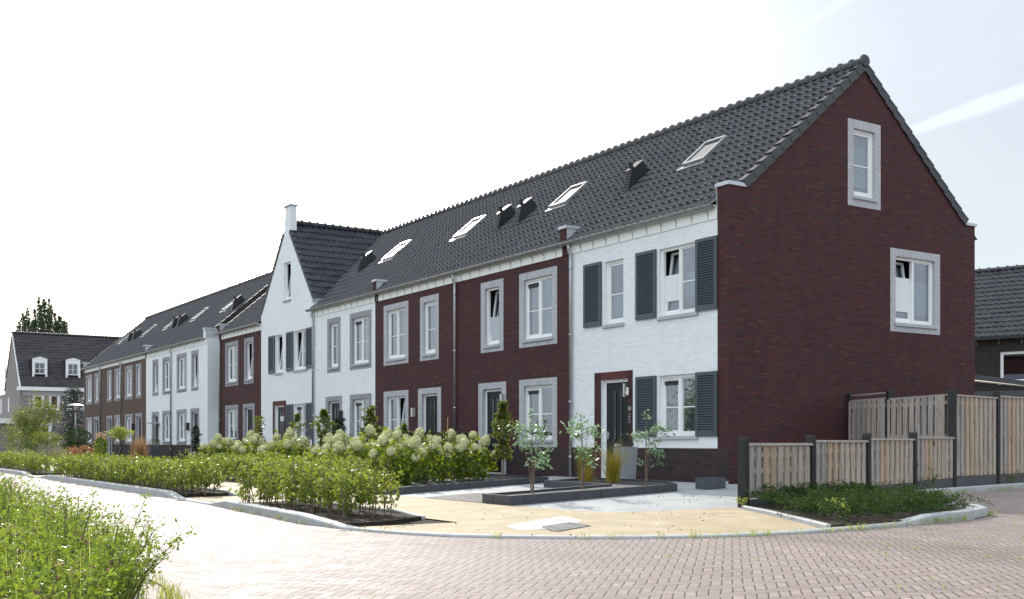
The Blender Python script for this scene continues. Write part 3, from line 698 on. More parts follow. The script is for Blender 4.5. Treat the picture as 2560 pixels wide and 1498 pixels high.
tiles(xr, (-22.46, .02, 6.36), (0, 1, 0), Sr, Nr, Lx, Lr); tiles(xr, (-28.26, Lx, 6.36), (0, -1, 0), Sl, Nl, Lx - .02, Ll)
rx = h5.part('roof', xr, M['tile_x'], recalc=False, label='steep cross roof over the pointed gable')
rd = MB(); ridge_tiles(rd, (CX, .28, CZ + .02), (CX, 4.7, CZ + .02)); h5.part('ridge', rd, M['tile_x'], rx)
vb = MB(); verge(vb, (-22.46, .03, 6.36), (0, -1, 0), Sr, Nr, Lr - .5, -.1, .06, drop=-.10); h5.part('verge', vb, M['tile_x'], rx); vb = MB(); verge(vb, (-28.26, .03, 6.36), (0, -1, 0), Sl, Nl, Ll - .55, -.1, .06, drop=-.10)
h5.part('verge', vb, M['tile_x'], rx)
kz = MB(); kz.bx(-22.60, -22.30, .004, .5, 6.0, 6.40); kz.bx(-22.62, -22.44, -.04, .0035, 6.28, 6.40); h5.part('kneeler', kz, M['zinc'])
lb = MB(); lb.tube([(-25.45, -.12, 1.75), (-25.45, -.12, 1.95)], .09, 12); lb.tube([(-25.45, -.12, 1.85), (-25.45, -.005, 1.85)], .02, 6); h5.part('wall_lamp', lb, M['lamp'])

# --- dark red house at the alley
h6 = house('dark red brick house between the alley gate and the pointed white gable', -33.77, -28.26, 'brick_red',
    [wgrey(-32.10, mats=g2), wgrey(-29.80, big=False, tilt=0, mats=g2), wgrey(-32.10, up=False, mats=g2, cover=((0, 'grey', 0, .2),))], [dgrey(-29.82, g2)], rmat='grey_brick2')
main_roof(h6, -33.77, -28.26, left_end=True)
fascia(h6, -33.50, -28.27); gutter(h6, -34.0, -28.27, (-33.62,)); kneeler(h6, -33.77, -33.51, 'brick_red')
gable_wall(h6, -33.77, 'brick_red', sg=-1)

# --- far block: two white, three brown
h7 = house('white house whose plain side wall stands beside the alley gate', -41.71, -35.65, 'white_brick',
    [wgrey(-37.71, big=False, tilt=0, mats=g2), wgrey(-39.99, mats=g2, cover=((0, 'grey', 0, .4),)), wgrey(-39.99, up=False, mats=g2)], [dgrey(-37.72, g2)], rmat='grey_brick2')
gable_wall(h7, -35.65, 'white_brick')
main_roof(h7, -41.71, -35.65, right_end=True, vents=(-36.6,), skies=((-39.1, -38.3),))
fascia(h7, -41.71, -36.02); gutter(h7, -41.71, -36.02, (-41.72,)); kneeler(h7, -36.0, -35.652, 'white_brick')
lb = MB(); lb.bx(-38.85, -38.62, -.14, -.006, 1.5, 1.9); h7.part('letter_box', lb, M['black'])
h8 = house('white house adjoining the brown brick houses of the far row', -46.97, -41.71, 'white_brick',
    [wgrey(-42.71, mats=g2), wgrey(-45.0, big=False, tilt=0, mats=g2), wgrey(-42.71, up=False, mats=g2, cover=((0, 'curtain', 0, 1),))], [dgrey(-45.0, g2)], rmat='grey_brick2')
main_roof(h8, -46.97, -41.71, vents=(-46.1, ), skies=((-44.4, -43.6),))
fascia(h8, -46.97, -41.71); gutter(h8, -47.02, -41.71)
cn = MB(); cn.bx(-45.1, -44.1, -.5, -.006, 1.93, 1.99); h8.part('door_canopy', cn, M['stone'])
h9 = house('brown brick house adjoining the far pair of white houses', -52.65, -46.97, 'brick_brown',
    [wgrey(-48.64, big=False, mats=g2, cover=((0, 'white', 0, 1),)), wgrey(-50.94, mats=g2), wgrey(-50.94, up=False, mats=g2)], [dgrey(-48.62, g2)], rmat='grey_brick2')
main_roof(h9, -52.65, -46.97, vents=(-47.3,), skies=((-49.9, -49.1),)); kneeler(h9, -47.1, -46.85, 'brick_brown')
fascia(h9, -52.65, -47.1); gutter(h9, -52.65, -47.1, (-52.66,))
lb = MB(); lb.bx(-49.75, -49.58, -.14, -.006, 1.6, 2.0); h9.part('wall_lamp', lb, M['black'])
h10 = house('middle one of the three brown brick houses in the far row', -58.17, -52.65, 'brick_brown',
    [wgrey(-53.59, mats=g2), wgrey(-55.88, big=False, mats=g2), wgrey(-53.59, up=False, mats=g2)], [dgrey(-55.9, g2)], rmat='grey_brick2')
main_roof(h10, -58.17, -52.65, vents=(-56.3, -57.6), skies=((-55.1, -54.3),))
fascia(h10, -58.17, -52.65); gutter(h10, -58.17, -52.65, (-58.18,))
h11 = house('brown brick house at the far end of the terrace, next to the street lamp', -63.34, -58.17, 'brick_brown',
    [wgrey(-59.52, big=False, mats=g2, cover=((0, 'white', 0, 1),)), wgrey(-61.78, mats=g2, cover=((1, 'white', 0, 1),)), wgrey(-61.78, up=False, mats=g2, cover=((0, 'curtain', 0, 1),))], [dgrey(-59.54, g2)], rmat='grey_brick2')
main_roof(h11, -63.34, -58.17, left_end=True, skies=((-61.1, -60.3),)); kneeler(h11, -63.34, -63.05, 'brick_brown')
gable_wall(h11, -63.34, 'brick_brown', sg=-1)
fascia(h11, -63.04, -58.17); gutter(h11, -63.6, -58.17)

# --- gate in the alley
t = T('alley_gate', 'tall wooden gate with pale slats closing the alley between white and dark red houses', 'gate', (-34.7, .6, 0))
mb = MB(); frame_bars(mb, MF, -35.6, -33.82, .02, 2.12, .09, .56, .64); mb.box(MF, -35.51, -33.91, .80, .90, .56, .64); mb.box(MF, -34.75, -34.68, .9, 2.03, .56, .64); t.part('gate_frame', mb, M['stone'])
mb = MB(); mb.box(MF, -35.72, -33.74, 2.121, 2.21, .52, .68); t.part('top_rail', mb, M['white'])
mb = MB()
for i in range(9):
    x = -35.46 + i * .17
    if abs(x + .05 + 34.71) > .09: mb.box(MF, x, x + .085, .905, 2.025, .58, .61)
t.part('slat_panel', mb, M['white'])
mb = MB(); mb.box(MF, -35.505, -33.915, .115, .795, .585, .615); mb.box(MF, -35.45, -33.97, .3, .34, .57, .585); mb.box(MF, -35.45, -33.97, .56, .60, .57, .585); t.part('lower_panel', mb, M['stone'])

# ------------------------------------------------------------------ grey house at the far left
t = T('grey_house', 'grey taupe brick house with two white dormers in its dark tiled roof', 'house', (-92, 6, 0))
XE, RX, ZE, ZR = -87.6, -92.0, 5.72, 10.85
FE = lambda a, z, d: (XE - d, a, z); FS = lambda a, z, d: (a, -.35 + d, z)
wn = [((.75, 1.5, 3.9, 5.05), 'single'), ((2.1, 2.8, 3.85, 5.1), 'single'), ((3.6, 4.9, 3.85, 5.1), 'double'), ((1.4, 2.1, 1.25, 2.5), 'single'), ((7.0, 8.2, 3.85, 5.1), 'double')]
mb = MB(); wall(mb, FE, [(0, -.35, 12), (5.45, -.35, 12)], [w[0] for w in wn] + [(3.5, 4.4, 0, 2.3)]); t.part('front_wall', mb, [M['taupe_brick'], M['white']])
for o, k in wn:
    window(t, FE, o, k, sur=(o[0] - .1, o[1] + .1, o[2] - .1, o[3] + .1), surmat=('white', 'white'), sill=False, bar=False)
door(t, FE, 3.5, 4.4, 2.3)
so = [(-94.6, -93.9, 3.7, 5.1), (-99.2, -98.5, 3.7, 5.1)]
mb = MB(); wall(mb, FS, [(0, -102, XE), (5.45, -102, XE), (5.451, -102, XE), (5.46, -96.5, XE), (ZR - .1, RX - .05, RX + .05)], so); t.part('side_wall', mb, [M['taupe_brick'], M['white']])
for o in so: window(t, FS, o, 'single', sill=False, bar=False)
eb = MB(); P = [(-95.8 + .42 * math.sin(q) * (1 if q < math.pi else 1), -.40, 7.4 - .8 * math.cos(q)) for q in np.linspace(0, 2 * math.pi, 16)[:-1]]
eb.prism(P, (0, .045, 0)); t.part('eye_window', eb, M['white'])
eg = MB(); eg.prism([(-95.8 + (x + 95.8) * .62, -.405, 7.4 + (z - 7.4) * .78) for x, y, z in P], (0, .004, 0)); t.part('eye_glass', eg, M['roofglass'])
k = (ZR - ZE) / (XE - RX); S = Vector((-1, 0, k)).normalized(); N = Vector((k, 0, 1)).normalized(); Lg = Vector((XE - RX, 0, ZR - ZE)).length
mb = MB(); tiles(mb, (XE + .1, -.42, ZE), (0, 1, 0), S, N, 12.6, Lg, tw=.30, tl=.37); mb.quad((RX, -.42, ZR), (RX, 12.2, ZR), (-96.6, 12.2, ZE), (-96.6, -.42, ZE))
r = t.part('roof', mb, M['tile_far'], recalc=False)
rd = MB(); ridge_tiles(rd, (RX + .08, -.45, ZR + .05), (RX + .08, 12.2, ZR + .05)); t.part('ridge', rd, M['tile_far'], r)
vb = MB(); verge(vb, (XE + .1, -.36, ZE), (0, -1, 0), S, N, Lg - .1, -.02, .09, drop=-.06); t.part('verge', vb, M['white'], r)
mb = MB(); mb.box(FE, -.6, 12.2, 5.46, 5.78, -.45, .25); t.part('gutter', mb, M['white'])
mb = MB(); mb.box(FE, -.2, 12, 5.05, 5.455, -.02, -.002); t.part('frieze', mb, M['stone'])
mb = MB(); mb.tube([(XE + .06, .35, 5.4), (XE + .06, .35, 0)], .045, 8); t.part('downpipe', mb, M['zinc'])
for c in (1.35, 4.15):
    FD = lambda a, z, d: (-88.3 - d, a, z)
    mb = MB(); mb.box(FD, c - .62, c - .46, 6.75, 8.35, -.05, .05); mb.box(FD, c + .46, c + .62, 6.75, 8.35, -.05, .05); mb.box(FD, c - .46, c + .46, 8.02, 8.35, -.05, .05)
    mb.prism([FD(c - .66, 8.351, -.08), FD(c + .66, 8.351, -.08), FD(c, 8.52, -.08)], (-1.8, 0, 0))
    d = t.part('dormer', mb, M['white'])
    mb = MB(); mb.box(FD, c - .60, c - .50, 6.8, 8.34, .051, 1.9); mb.box(FD, c + .50, c + .60, 6.8, 8.34, .051, 1.9); t.part('dormer_cheek', mb, M['black_brick'], d)
    mb = MB(); frame_bars(mb, FD, c - .455, c + .455, 6.98, 8.015, .07, -.01, .05); mb.box(FD, c - .02, c + .02, 7.05, 7.945, -.01, .05); mb.box(FD, c - .385, c + .385, 7.46, 7.49, .0, .045); t.part('dormer_window', mb, M['white'], d)
    mb = MB(); mb.box(FD, c - .45, c + .45, 7.0, 8.0, .051, .06); t.part('dormer_pane', mb, M['roofglass'], d)
mb = MB(); mb.box(FS, -101, -90.9, 2.62, 3.05, -1.6, -.01); pr = t.part('porch_roof', mb, M['white'])
mb = MB(); mb.box(FS, -100.5, -91.6, 0, 2.6, -.03, -.005); t.part('garage_door', mb, M['anthracite'])

# ------------------------------------------------------------------ dark house at the right edge (built along its own axes)
t = T('brick_house', 'dark brown brick house with black glazed tile roof behind the garden fence', 'house')
wn = [(1.05, 2.75, 3.5, 4.86), (5.2, 6.9, 3.5, 4.86)]
mb = MB(); wall(mb, MF, [(0, -9, 12), (5.5, -9, 12)], wn + [(-3, -1, 0, 2.3)]); t.part('front_wall', mb, [M['black_brick'], M['black_brick']])
for o in wn: window(t, MF, o, 'single', bar=False, cover=((0, 'grey', 0, .25),))
mb = MB(); frame_bars(mb, MF, -3, -1, .02, 2.3, .08, .06, .12); mb.box(MF, -2.04, -1.96, .1, 2.22, .06, .12); t.part('garden_door', mb, M['white'])
mb = MB(); mb.box(MF, -2.9, -1.1, .1, 2.2, .08, .09); t.part('door_glass', mb, M['roofglass'])
k = 3.35 / 4.1; S = Vector((0, 1, k)).normalized(); N = Vector((0, -k, 1)).normalized()
mb = MB(); tiles(mb, (-9, -.25, 5.52), (1, 0, 0), S, N, 21, 4.35 / S.y, tw=.30, tl=.37); mb.quad((-9, 4.1, 9.0), (12, 4.1, 9.0), (12, 8.4, 5.5), (-9, 8.4, 5.5))
r = t.part('roof', mb, M['tile'], recalc=False)
rd = MB(); ridge_tiles(rd, (-9, 4.08, 9.08), (12, 4.08, 9.08), seg=.42); t.part('ridge', rd, M['tile'], r)
mb = MB(); mb.box(MF, -9, 12, 5.40, 5.54, -.36, -.22); t.part('gutter', mb, M['dark_metal'])
mb = MB()
for i in range(22): mb.box(MF, -8.5 + i * .95, -8.48 + i * .95, 5.2, 5.4, -.03, -.005)
t.part('bracket', mb, M['zinc'])
mb = MB(); mb.quad((-9, 0, 0), (-9, 8.2, 0), (-9, 8.2, 5.6), (-9, 0, 5.6)); mb.quad((12, 0, 0), (12, 8.2, 0), (12, 8.2, 5.6), (12, 0, 5.6)); mb.quad((-9, 8.2, 0), (12, 8.2, 0), (12, 8.2, 5.6), (-9, 8.2, 5.6)); t.part('rear_wall', mb, M['black_brick'])
t.o.location = (-12.9, 27.3, 0); t.o.rotation_euler = (0, 0, R(17.94))

t = T('veranda', 'anthracite garden veranda with sloping cream roof behind the wooden fence', 'veranda')
mb = MB(); mb.bx(-1.2, 4.6, -.08, .08, 2.38, 2.55); mb.hexa([(-1.2, -.06, 3.08), (2.2, -.06, 2.56), (2.2, .06, 2.56), (-1.2, .06, 3.08), (-1.2, -.06, 3.26), (2.9, -.06, 2.58), (2.9, .06, 2.58), (-1.2, .06, 3.26)])
mb.bx(2.2, 4.6, -.06, .06, 2.552, 2.78); t.part('frame', mb, M['anthracite'])
mb = MB()
for x in (.25, 1.28, 2.9): mb.bx(x - .05, x + .05, -.06, .06, .0, 2.379)
t.part('post', mb, M['anthracite'])
mb = MB(); mb.hexa([(-1.2, .09, 3.0), (1.9, .09, 2.58), (1.9, 2.6, 2.75), (-1.2, 2.6, 3.2), (-1.2, .09, 3.03), (1.9, .09, 2.61), (1.9, 2.6, 2.78), (-1.2, 2.6, 3.23)]); t.part('roof', mb, M['cream_cloth'])
mb = MB(); mb.bx(-1.6, 5.2, 2.7, 2.9, 0, 2.5); t.part('rear_wall', mb, M['orange_brick'])
mb = MB(); mb.bx(.5, 1.2, 2.64, 2.695, 0, 2.2); mb.bx(1.5, 2.5, 2.64, 2.695, .9, 2.2); t.part('window', mb, M['roofglass'])
t.o.location = (-4.6, 15.6, 0); t.o.rotation_euler = (0, 0, R(30))
# ------------------------------------------------------------------ ground, paving, kerbs
def sheet(name, pts, z, m, kind='structure', label=None, cat=None, thick=None):
    mb = MB()
    if thick: mb.prism([(x, y, z - thick) for x, y in pts], (0, 0, thick))
    else: mb.add([(x, y, z) for x, y in pts], [tuple(range(len(pts)))])
    me = mb.mesh(name, M[m], False, (0, 0, 0), False)
    import bmesh
    b = bmesh.new(); b.from_mesh(me); bmesh.ops.triangulate(b, faces=b.faces); b.normal_update()
    for f in b.faces:
        if not thick and f.normal.z < 0: f.normal_flip()
    b.to_mesh(me); b.free()
    o = bpy.data.objects.new(name, me); COL.objects.link(o)
    return tag(o, label, cat, None, kind)
sheet('ground', [(-600, -600), (600, -600), (600, 600), (-600, 600)], -.03, 'seat')
sheet('road', [(-130, -60), (70, -60), (70, 60), (-130, 60)], 0, 'road')
KERB = [(-75, -11.45, .1), (-15.6, -11.45, .1), (-14.5, -11.47, .022), (-12.8, -11.46, .022), (-11.8, -11.45, .1), (-1.3, -11.48, .1), (-.4, -11.53, .022), (1.4, -11.58, .022), (2.3, -11.63, .1),
        (4.0, -11.74, .1), (5.5, -11.86, .1), (6.6, -11.8, .024), (7.05, -11.71, .024), (7.5, -11.58, .024), (7.96, -11.36, .024), (8.38, -11.0, .024), (8.84, -10.45, .024), (9.14, -9.92, .024), (9.40, -9.35, .024),
        (9.52, -8.7, .024), (9.57, -8.0, .028), (9.55, -7.3, .032), (9.45, -6.5, .04), (9.36, -5.9, .095), (9.22, -5.0, .105), (8.95, -4.3, .105), (8.4, -3.7, .10), (7.5, -3.35, .09), (6.6, -3.15, .07)]
KERB2 = [(6.3, -3.05, .05), (5.72, -2.3, .09), (5.32, -.7, .1), (4.93, 1.15, .1), (4.42, 3.6, .1), (3.85, 6.5, .1), (3.1, 10.5, .1)]
def resample(pts, step):
    P = np.array(pts, float); out = [P[0]]
    for a, b in zip(P, P[1:]):
        n = max(1, round(np.linalg.norm((b - a)[:2]) / step))
        out += [a + (b - a) * (i + 1) / n for i in range(n)]
    return np.array(out)
def kerb(name, pts, w, step=1.0, m='concrete', gap=.004):
    P = resample(pts, step); mb = MB(); n = len(P)
    nrm = []
    for i in range(n):
        t = P[min(i + 1, n - 1)] - P[max(i - 1, 0)]; t = t[:2] / np.linalg.norm(t[:2]); nrm.append(np.array([-t[1], t[0]]))
    for i in range(n - 1):
        a, b = P[i].copy(), P[i + 1].copy(); t = (b - a)[:2] / np.linalg.norm((b - a)[:2])
        a2, b2 = a[:2] + t * gap, b[:2] - t * gap; c = .012; na, nb = nrm[i], nrm[i + 1]
        def sec(p, q, h): return [(*p, -.04), (*(p + q * .0), h - c), (*(p + q * c), h), (*(p + q * w), h), (*(p + q * w), -.04)]
        V = sec(a2, na, a[2]) + sec(b2, nb, b[2])
        mb.add(V, [(k, k + 1, k + 6, k + 5) for k in range(4)] + [(0, 1, 2, 3, 4), (5, 6, 7, 8, 9)])
    o = single(name, mb, M[m], kind='structure'); return o
kerb('kerb', KERB, .15); kerb('kerb', KERB2, .12)
inner = [(x, y) for x, y, _ in resample(KERB, 1.5)]
lot = [(x - .02, y + .09) for x, y in inner] + [(x - .06, y) for x, y, _ in KERB2] + [(3.0, 14), (-75, 14)]
sheet('garden_ground', lot, .006, 'soil')
# pale slabs of the drive, yellow pavers of the pavement
jag = [(3.5, -8.22), (4.22, -8.23), (4.5, -8.12), (4.75, -8.2), (5.05, -8.1), (5.4, -8.16), (5.78, -8.02), (5.95, -8.06), (6.12, -7.85), (6.25, -7.8), (6.2, -7.4), (6.32, -7.2), (6.16, -6.84), (6.3, -6.5), (6.2, -6.2), (6.28, -5.92)]
sheet('driveway', [(.45, -8.4), (4.2, -8.4), (6.4, -8.2), (6.45, -5.6), (4.3, .3), (3.9, 2.3), (.1, 3.7), (.1, .0), (-6.5, .0), (-6.5, -2.4), (-2.85, -2.6)], .016, 'slab')
sheet('pavement', [(-75, -10.42), (-75, -8.55), (.42, -8.55), (.5, -8.2)] + jag + [(6.5, -6.04), (7.5, -6.6), (8.6, -7.25), (9.44, -7.8), (9.41, -8.7), (9.29, -9.31), (9.03, -9.87), (8.74, -10.39), (8.3, -10.92), (7.9, -11.26), (7.46, -11.47), (7.02, -11.6), (6.62, -11.69), (6.62, -10.42)], .020, 'yellow')
for xa, xb in ((-14.55, -12.75), (-.45, 1.45)): sheet('pavement', [(xa, -11.36), (xb, -11.36), (xb, -10.41), (xa, -10.41)], .0205, 'yellow')
sheet('pavement', [(6.3, -5.9), (4.35, .3), (3.78, 2.3), (3.3, 4.4), (2.2, 10.5), (3.0, 10.5), (3.75, 6.5), (4.32, 3.6), (4.83, 1.15), (5.22, -.7), (5.6, -2.3), (6.2, -3.1)], .018, 'yellow')
sheet('white_slabs', [(6.42, -8.89), (7.35, -10.28), (7.89, -10.48), (7.93, -10.33), (7.95, -9.9), (7.13, -9.12)], .0235, 'whiteslab')
sheet('grid_pavers', [(7.30, -9.41), (7.64, -10.03), (8.15, -10.26), (8.27, -10.25), (7.84, -9.52)], .027, 'gridpaver')
sheet('slate_gravel', [(.78, -6.7), (1.61, -8.19), (3.44, -8.19), (1.5, -4.4)], .024, 'gravel')
for xa, xb in ((-60, -15.2), (-12.1, -1.0), (1.95, 6.7)):
    y0 = -11.36 if xb < 0 else -11.5
    pts = [(xa, y0), (xb, y0), (xb, -10.46), (xa, -10.46)]
    if xb > 0: pts = [(1.95, -11.5), (4.0, -11.62), (5.5, -11.74), (6.45, -11.66), (6.4, -11.2), (5.9, -10.5), (1.95, -10.46)]
    sheet('flower_bed', pts, .05, 'soil', thick=.055)
kerb('kerb', [(1.6, -10.55, .04), (2.1, -10.5, .09), (5.2, -10.5, .09), (5.85, -10.5, .045)], .08)
kerb('kerb', [(-12.5, -10.5, .04), (-12.0, -10.48, .09), (-1.1, -10.48, .09), (-.6, -10.5, .04)], .08); kerb('kerb', [(-60, -10.48, .09), (-15.3, -10.48, .09), (-14.8, -10.48, .04)], .08)
sheet('flower_bed', [(6.42, -5.9), (7.5, -6.5), (8.6, -7.15), (9.38, -7.6), (9.36, -6.5), (9.25, -5.9), (9.1, -5.05), (8.85, -4.4), (8.3, -3.82), (7.45, -3.47), (6.6, -3.27), (5.75, -2.55), (5.5, -3.1)], .05, 'soil', thick=.055)
kerb('kerb', [(6.47, -6.0, .062), (7.5, -6.55, .062), (8.6, -7.2, .062), (9.38, -7.68, .062)], .05)
VER = [(-75, -14.35), (8.5, -14.36), (9.9, -14.39), (10.3, -14.42), (10.7, -14.49), (11.2, -14.62), (11.8, -14.88), (12.5, -15.25), (13.2, -15.8), (13.6, -16.5), (13.8, -17.6), (13.8, -22)]
def off(pts, d):
    P = np.array(pts, float); out = []
    for i in range(len(P)):
        t = P[min(i + 1, len(P) - 1)] - P[max(i - 1, 0)]; t /= np.linalg.norm(t); out.append(tuple(P[i] + d * np.array([t[1], -t[0]])))
    return out
sheet('roadside', VER + [(-75, -22)], .006, 'band'); v2 = off(VER, .20); sheet('roadside', v2 + [(-75, -22)], .009, 'soil'); sheet('roadside', off(VER, .225) + [(-75, -22)], .013, 'band')
sheet('roadside', off(VER, .42) + [(-75, -22)], .03, 'soil')

# ------------------------------------------------------------------ planters, pot, block
def ring_planter(label, pts, h, w=.06, gz=.115, name='planter_bed'):
    c = np.mean(pts, 0); t = T(name, label, 'planter', (float(c[0]), float(c[1]), .03))
    P = [np.array(p, float) for p in pts]; n = len(P); area = sum(P[i][0] * P[(i + 1) % n][1] - P[(i + 1) % n][0] * P[i][1] for i in range(n)); sg = 1 if area > 0 else -1
    inn = []
    for i in range(n):
        e0 = P[i] - P[i - 1]; e1 = P[(i + 1) % n] - P[i]; e0 /= np.linalg.norm(e0); e1 /= np.linalg.norm(e1)
        n0, n1 = sg * np.array([-e0[1], e0[0]]), sg * np.array([-e1[1], e1[0]]); b = n0 + n1; b /= max(.4, np.dot(b, b) / 2); inn.append(P[i] + b * w)
    mb = MB()
    for i in range(n):
        j = (i + 1) % n; mb.hexa([(*P[i], .02), (*P[j], .02), (*inn[j], .02), (*inn[i], .02), (*P[i], h), (*P[j], h), (*inn[j], h), (*inn[i], h)])
    t.part('edging', mb, M['planter'])
    mb = MB(); mb.add([(*p, gz) for p in inn], [tuple(range(n))]); o = t.part('gravel', mb, M['gravel'], recalc=False)
    import bmesh
    b = bmesh.new(); b.from_mesh(o.data); bmesh.ops.triangulate(b, faces=b.faces); b.to_mesh(o.data); b.free()
    return t
ring_planter('low slate grey planter bed with three young trees and grasses, edged by upright kerb stones', [(3.45, -8.20), (4.22, -8.21), (2.06, -3.25), (.7, -2.3), (-1.7, -2.4), (-.69, -4.28), (1.48, -4.37)], .155)
ring_planter('long slate grey edging of the gravel strip in front of the hydrangeas', [(.5, -8.12), (-2.88, -2.65), (-5.2, -2.7), (-2.0, -8.1)], .14, gz=.10)
t = T('plant_pot', 'tall square grey concrete pot with a small dark shrub beside the white house door', 'plant pot', (-2.32, -.94, .03))
mb = MB(); mb.hexa([(-2.48, -1.10, .03), (-2.16, -1.10, .03), (-2.16, -.78, .03), (-2.48, -.78, .03), (-2.52, -1.13, .80), (-2.12, -1.13, .80), (-2.12, -.74, .80), (-2.52, -.74, .80)]); t.part('pot', mb, M['pot'])
mb = MB(); C = rng.normal(0, 1, (260, 3)) * (.13, .13, .08) + (-2.32, -.94, .92); POTC = C; potT = t
t = T('stone_block', 'dark grey concrete block seat on the slabs by the gable corner', 'concrete block', (1.72, -2.1, .03))
mb = MB(); mb.bx(1.60, 1.83, -2.40, -1.85, .03, .235); t.part('block', mb, M['concrete_dark'])
mb = MB(); mb.prism([(1.30, -1.72, .03), (1.52, -1.72, .03), (1.52, -1.5, .03), (1.30, -1.5, .03)], (.0, .02, .12)); single('stone', mb, M['concrete'], 'small rough grey stone behind the concrete block seat', 'stone')

# ------------------------------------------------------------------ fences
def fence(name, label, posts, tops, bots, ptop, side=1, boards=9, last=True, loc=None, first=True):
    P = [np.array(p, float) for p in posts]; t = T(name, label, 'fence', (*(loc or posts[0]), 0))
    for i, (a, b) in enumerate(zip(P, P[1:])):
        d = b - a; L = np.linalg.norm(d); d /= L; nn = side * np.array([d[1], -d[0]]); z1, z0 = tops[i], bots[i]
        def FF(s, z, q): p = a + d * s + nn * q; return (p[0], p[1], z)
        n = boards[i] if isinstance(boards, (list, tuple)) else boards
        s0, s1 = .065, L - .065; pitch = (s1 - s0) / n; mb = MB()
        for k in range(n):
            j = rng.normal(0, .004); w = pitch * rng.uniform(.62, .68); s = s0 + k * pitch + pitch * .13 + j
            mb.box(FF, s, s + w, z0 + rng.uniform(0, .008), z1 - .032, .016, .034 + rng.uniform(0, .004))
        for k in range(n + 1):
            s = max(s0, s0 + k * pitch - pitch * .35); mb.box(FF, s, min(s + pitch * .70, s1), z0, z1 - .032, -.092, -.074)
        for z in (z0 + .10, (z0 + z1) / 2, z1 - .16): mb.box(FF, s0, s1, z - .035, z + .035, -.0735, .0155)
        pn = t.part('panel', mb, M['wood'])
        mb = MB(); mb.hexa([FF(s0 - .03, z1 - .030, -.05), FF(s1 + .03, z1 - .030, -.05), FF(s1 + .03, z1 - .030, .06), FF(s0 - .03, z1 - .030, .06), FF(s0 - .03, z1 + .004, -.042), FF(s1 + .03, z1 + .004, -.042), FF(s1 + .03, z1 + .002, .05), FF(s0 - .03, z1 + .002, .05)])
        t.part('top_rail', mb, M['wood'], pn)
        mb = MB(); mb.box(FF, .03, L - .03, 0, z0 - .004, -.03, .03); t.part('base_slab', mb, M['base_slab'])
    for i, p in enumerate(P):
        if (i == 0 and not first) or (i == len(P) - 1 and not last): continue
        k = min(i, len(P) - 2); d = P[k + 1] - P[k]; d /= np.linalg.norm(d); nn = np.array([d[1], -d[0]]); h = .058; zt = ptop[i]
        def FP(u, v, z): q = p + d * u + nn * v; return (q[0], q[1], z)
        prof = [(-h, 0), (-h, zt - .05), (-h * .8, zt - .018), (-h * .45, zt), (h * .45, zt), (h * .8, zt - .018), (h, zt - .05), (h, 0)]
        mb = MB(); A = [FP(u, -h, z) for u, z in prof]; B = [FP(u, h, z) for u, z in prof]; m = len(prof)
        mb.add(A + B, [tuple(range(m))[::-1], tuple(range(m, 2 * m))] + [(q, (q + 1) % m, m + (q + 1) % m, m + q) for q in range(m)])
        t.part('post', mb, M['wood_post'])
    return t
p0, p4 = np.array((6.25, -5.75)), np.array((3.78, 2.27))
low = [tuple(p0 + (p4 - p0) * i / 4) for i in range(5)]
fence('low_fence', 'low wooden slat fence with dark posts along the planting bed', low, [.885, .93, .965, 1.0], [.12, .15, .18, .205], [.975, 1.01, 1.05, 1.08, 1.93], last=False)
fence('tall_fence', 'tall wooden slat fence running back from the end of the low fence', [tuple(p4), (3.35, 4.33), (2.93, 6.39), (2.5, 8.45)], [1.83, 1.87, 1.9], [.235, .235, .24], [1.93, 1.95, 1.97, 2.0])
f = fence('cross_fence', 'shaded tall slat fence joining the gable wall to the corner post', [(3.70, 2.30), (1.64, 3.11), (.06, 3.75)], [1.84, 1.86], [.2, .2], [1.9, 2.02, 2.02], boards=[9, 7], first=False)
mb = MB(); d = np.array((1.58, -.64)) / 1.705
for z0, z1 in ((1.95, 1.985),): mb.hexa([(.06, 3.73, z0), (1.64, 3.09, z0), (1.66, 3.13, z0), (.08, 3.77, z0), (.06, 3.73, z1), (1.64, 3.09, z1), (1.66, 3.13, z1), (.08, 3.77, z1)])
f.part('upper_rail', mb, M['wood'])

# ------------------------------------------------------------------ street furniture
t = T('street_lamp', 'slim grey street lamp with flat disc head at the far end of the row', 'street lamp', (-66.5, .05, 0))
mb = MB(); mb.tube([(-66.5, .05, 0), (-66.5, .05, 2.4), (-66.5, .05, 3.2)], [.065, .055, .045], 10); t.part('pole', mb, M['zinc'], smooth=True)
mb = MB(); mb.lathe((-66.5, .05, 3.2), [(.07, 0), (.10, .06), (.12, .30), (.16, .34)], 16); mb.lathe((-66.5, .05, 3.54), [(.55, .0), (.58, .02), (.30, .10), (.02, .13)], 20); t.part('lamp_head', mb, M['lamp'])
t = T('wheelie_bin', 'black wheelie bin under the ground floor window of the dark red house', 'wheelie bin', (-27.9, -1.2, .02))
mb = MB(); X, Y = -28.0, -1.2
mb.hexa([(X - .22, Y - .24, .12), (X + .22, Y - .24, .12), (X + .22, Y + .24, .12), (X - .22, Y + .24, .12), (X - .29, Y - .31, .96), (X + .29, Y - .31, .96), (X + .29, Y + .31, .96), (X - .29, Y + .31, .96)]); t.part('body', mb, M['black'])
mb = MB(); mb.hexa([(X - .31, Y - .34, .965), (X + .31, Y - .34, .965), (X + .31, Y + .36, .985), (X - .31, Y + .36, .985), (X - .27, Y - .29, 1.01), (X + .27, Y - .29, 1.01), (X + .27, Y + .34, 1.06), (X - .27, Y + .34, 1.06)]); t.part('lid', mb, M['black'])
for s in (-1, 1):
    mb = MB(); mb.tube([(X + s * .27, Y + .27, .13), (X + s * .21, Y + .27, .13)], .11, 14); t.part('wheel', mb, M['black'])

